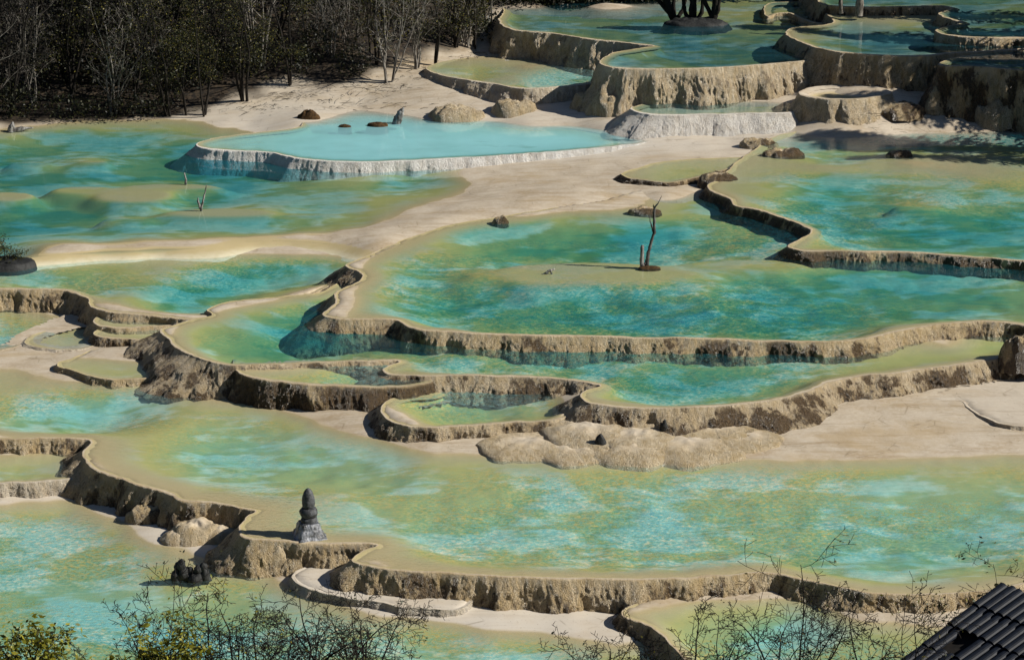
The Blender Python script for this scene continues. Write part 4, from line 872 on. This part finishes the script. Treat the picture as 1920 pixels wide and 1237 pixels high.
fore_bush(440,1150,29,101,1.5,9,1.1,(7,6,4),500,L_YELL,'tangled bare shrub with drooping twigs at the bottom of the picture',up=-.03,r0=.018)
fore_bush(660,1150,29.5,102,1.35,9,1.1,(7,6,4),250,L_OLIVE,'dense arching twigs below the white shelf',up=-.04,r0=.018)
fore_bush(560,1165,28,107,1.2,8,1.2,(7,6,4),200,L_OLIVE,'dark tangle of twigs between the two bigger bare shrubs',up=-.04,r0=.018)
fore_bush(230,1165,28,103,1.1,5,1.0,(6,5,4),120,L_YELL,'loose bare twigs left of the tangled shrub',up=.0,r0=.012)
fore_bush(285,1090,28.5,104,1.5,1,.15,(7,4,2),30,L_OLIVE,'single upright twig rising in front of the black rocks',r0=.012,up=.05,wig=.06)
fore_bush(30,1200,27,105,.9,10,1.0,(6,5,3),2600,L_YELL,'yellow green leafy bush in the bottom left corner',lsize=.045,name='leafy_bush')
fore_bush(270,1200,27,106,.75,9,1.1,(6,5,3),2000,L_YELL,'lower yellow green bush beside the bare twigs',lsize=.045,name='leafy_bush')
fore_bush(1500,1085,30,111,2.1,2,.25,(7,5,3),60,L_OLIVE,'tallest bare sapling crossing the front pool rim',r0=.016,up=.05,wig=.08)
fore_bush(1380,1180,29.5,112,1.5,4,.5,(6,5,3),60,L_OLIVE,'bare sapling left of the tallest one',r0=.015,up=.04,wig=.10)
fore_bush(1610,1160,30,113,1.7,4,.6,(6,5,3),80,L_OLIVE,'bare sapling between the tallest one and the roof',r0=.015,up=.04,wig=.10)
fore_bush(1720,1150,29,114,1.5,2,.3,(6,5,3),160,L_OLIVE,'slender twig beside the tiled roof',r0=.014,up=.04,wig=.09)
fore_bush(1290,1180,29,115,1.0,7,.9,(6,5,4),100,L_OLIVE,'low dark twigs at the bottom right of centre',r0=.014,up=.0)
fore_bush(1100,1185,29,116,.9,5,.9,(6,5,3),50,L_OLIVE,'few bare twigs poking up at the bottom centre',r0=.012,up=.0)
fore_bush(1480,1160,29,117,1.1,6,.8,(6,5,3),80,L_OLIVE,'bare twigs low in front of the shallow pool',r0=.014,up=.02)
fore_bush(1925,1060,33,118,1.2,4,1.0,(6,5,3),500,L_OLIVE,'leafy branch tips reaching in above the tiled roof',r0=.012,up=.0,lsize=.035)

# ------------------------------------------------------------------ tiled roof at the lower right
M_TILE = mat_simple('slate_blue_tile', (.010, .014, .024), (.005, .007, .012), 18, .55, .25, .004, .22)
M_DECK = mat_simple('roof_deck', (.016, .013, .011), (.008, .007, .006), 10, .9)
bA = np.array([.6157, -.788, 0]); ph = math.radians(17); aA = np.array([-.788*math.cos(ph), -.6157*math.cos(ph), -math.sin(ph)]); nA = np.cross(aA, bA); nA = nA if nA[2] > 0 else -nA
top = at_dist(1876, 1094, 30.5)
house = empty('tiled_building', tuple(top)); tag(house, 'dark tiled roof corner of a building at the lower right', 'building')
ori = Matrix((( bA[0], aA[0], nA[0]), (bA[1], aA[1], nA[1]), (bA[2], aA[2], nA[2])))
roof = mesh_obj('roof', np.array([(.0, -.05, -.03), (3.2, -.05, -.03), (3.2, 4.6, -.03), (.0, 4.6, -.03), (.0, -.05, -.13), (3.2, -.05, -.13), (3.2, 4.6, -.13), (.0, 4.6, -.13)])@np.array(ori).T, [[0,1,2,3],[7,6,5,4],[0,4,5,1],[1,5,6,2],[2,6,7,3],[3,7,4,0]], M_DECK, house, None, False)
TWd, TL = .128, .47
tv, tf = [], []
for (y, lift) in ((0, .0), (TL*1.12, .026)):
    for lay in (0, 1):
        for k in range(9):
            a = math.pi*k/8; r = TWd*.47-lay*.012; tv.append((-r*math.cos(a), y, lift+r*math.sin(a)*.9))
for k in range(8): tf += [[k, k+1, 18+k+1, 18+k], [9+k+1, 9+k, 27+k, 27+k+1], [18+k, 18+k+1, 27+k+1, 27+k], [k+1, k, 9+k, 9+k+1]]
tf += [[0, 18, 27, 9], [8, 17, 35, 26]]
tv = (np.array(tv)@np.array(ori).T)
tme = None
for row in range(9):
    for colm in range(24):
        if row == 2 and colm in (2, 3): continue            # two tiles are missing
        q = ori@Vector((.07+colm*TWd+RNG.gauss(0, .003), row*TL+RNG.gauss(0, .008), RNG.gauss(0, .003)))
        if tme is None: o = mesh_obj('roof_tile', tv, tf, M_TILE, roof, None, False); tme = o.data
        else: o = bpy.data.objects.new('roof_tile', tme); COL.objects.link(o); o.parent = roof
        o.location = q; o.rotation_euler = (0, 0, RNG.gauss(0, .008))
def bar(name, a, b, r, mat, parent, sides=8):
    w_ = Wood(1); w_.tube([Vector(a), Vector(a).lerp(Vector(b), .5), Vector(b)], [r]*3, sides); return mesh_obj(name, w_.V, w_.F, mat, parent)
gw = gz(top[0]+.5, top[1]-2)-top[2]
wallv = [ori@Vector(p) for p in ((.35, .3, -.15), (3., .3, -.15), (3., 3.9, -.15), (.35, 3.9, -.15))]
V = [tuple(v) for v in wallv]+[(v.x, v.y, gw-1) for v in wallv]
mesh_obj('wall', V, [[0,1,5,4],[1,2,6,5],[2,3,7,6],[3,0,4,7]], M_DECK, house, None, False)
# ------------------------------------------------------------------ dead twigs and leaf litter on the banks
w_ = Wood(5)
for (px, py, z, rx, ry, n_) in [(1700,212,2.95,60,22,110),(480,200,2.1,60,14,60),(560,180,2.35,60,10,70),(690,160,2.7,80,14,140),(800,135,2.95,50,12,60),(880,105,3.15,40,14,60),(330,212,1.85,80,7,70),(120,215,1.85,120,8,90),(700,200,2.3,120,10,40)]:
    for k in range(n_):
        p = on_ground(px+w_.r.gauss(0, rx*.6), py+w_.r.gauss(0, ry*.6), z); a = w_.r.uniform(0, 6.28) if w_.r.random() < .5 else w_.r.gauss(0, .5); L = w_.r.uniform(.08, .55)*(.5 if w_.r.random() < .6 else 1.3); r_ = w_.r.uniform(.003, .011)
        c = Vector(p)+Vector((0, 0, .02)); d = Vector((math.cos(a), math.sin(a), w_.r.gauss(0, .08)))
        w_.tube([c-d*L*.5, c+Vector((0, 0, w_.r.uniform(0, .04))), c+d*L*.5], [r_, r_, r_*.5], 3)
lo = mesh_obj('twig_litter', w_.V, w_.F, M_BARKD); tag(lo, 'dead twigs and leaf litter scattered over the banks', 'litter', kind='stuff')
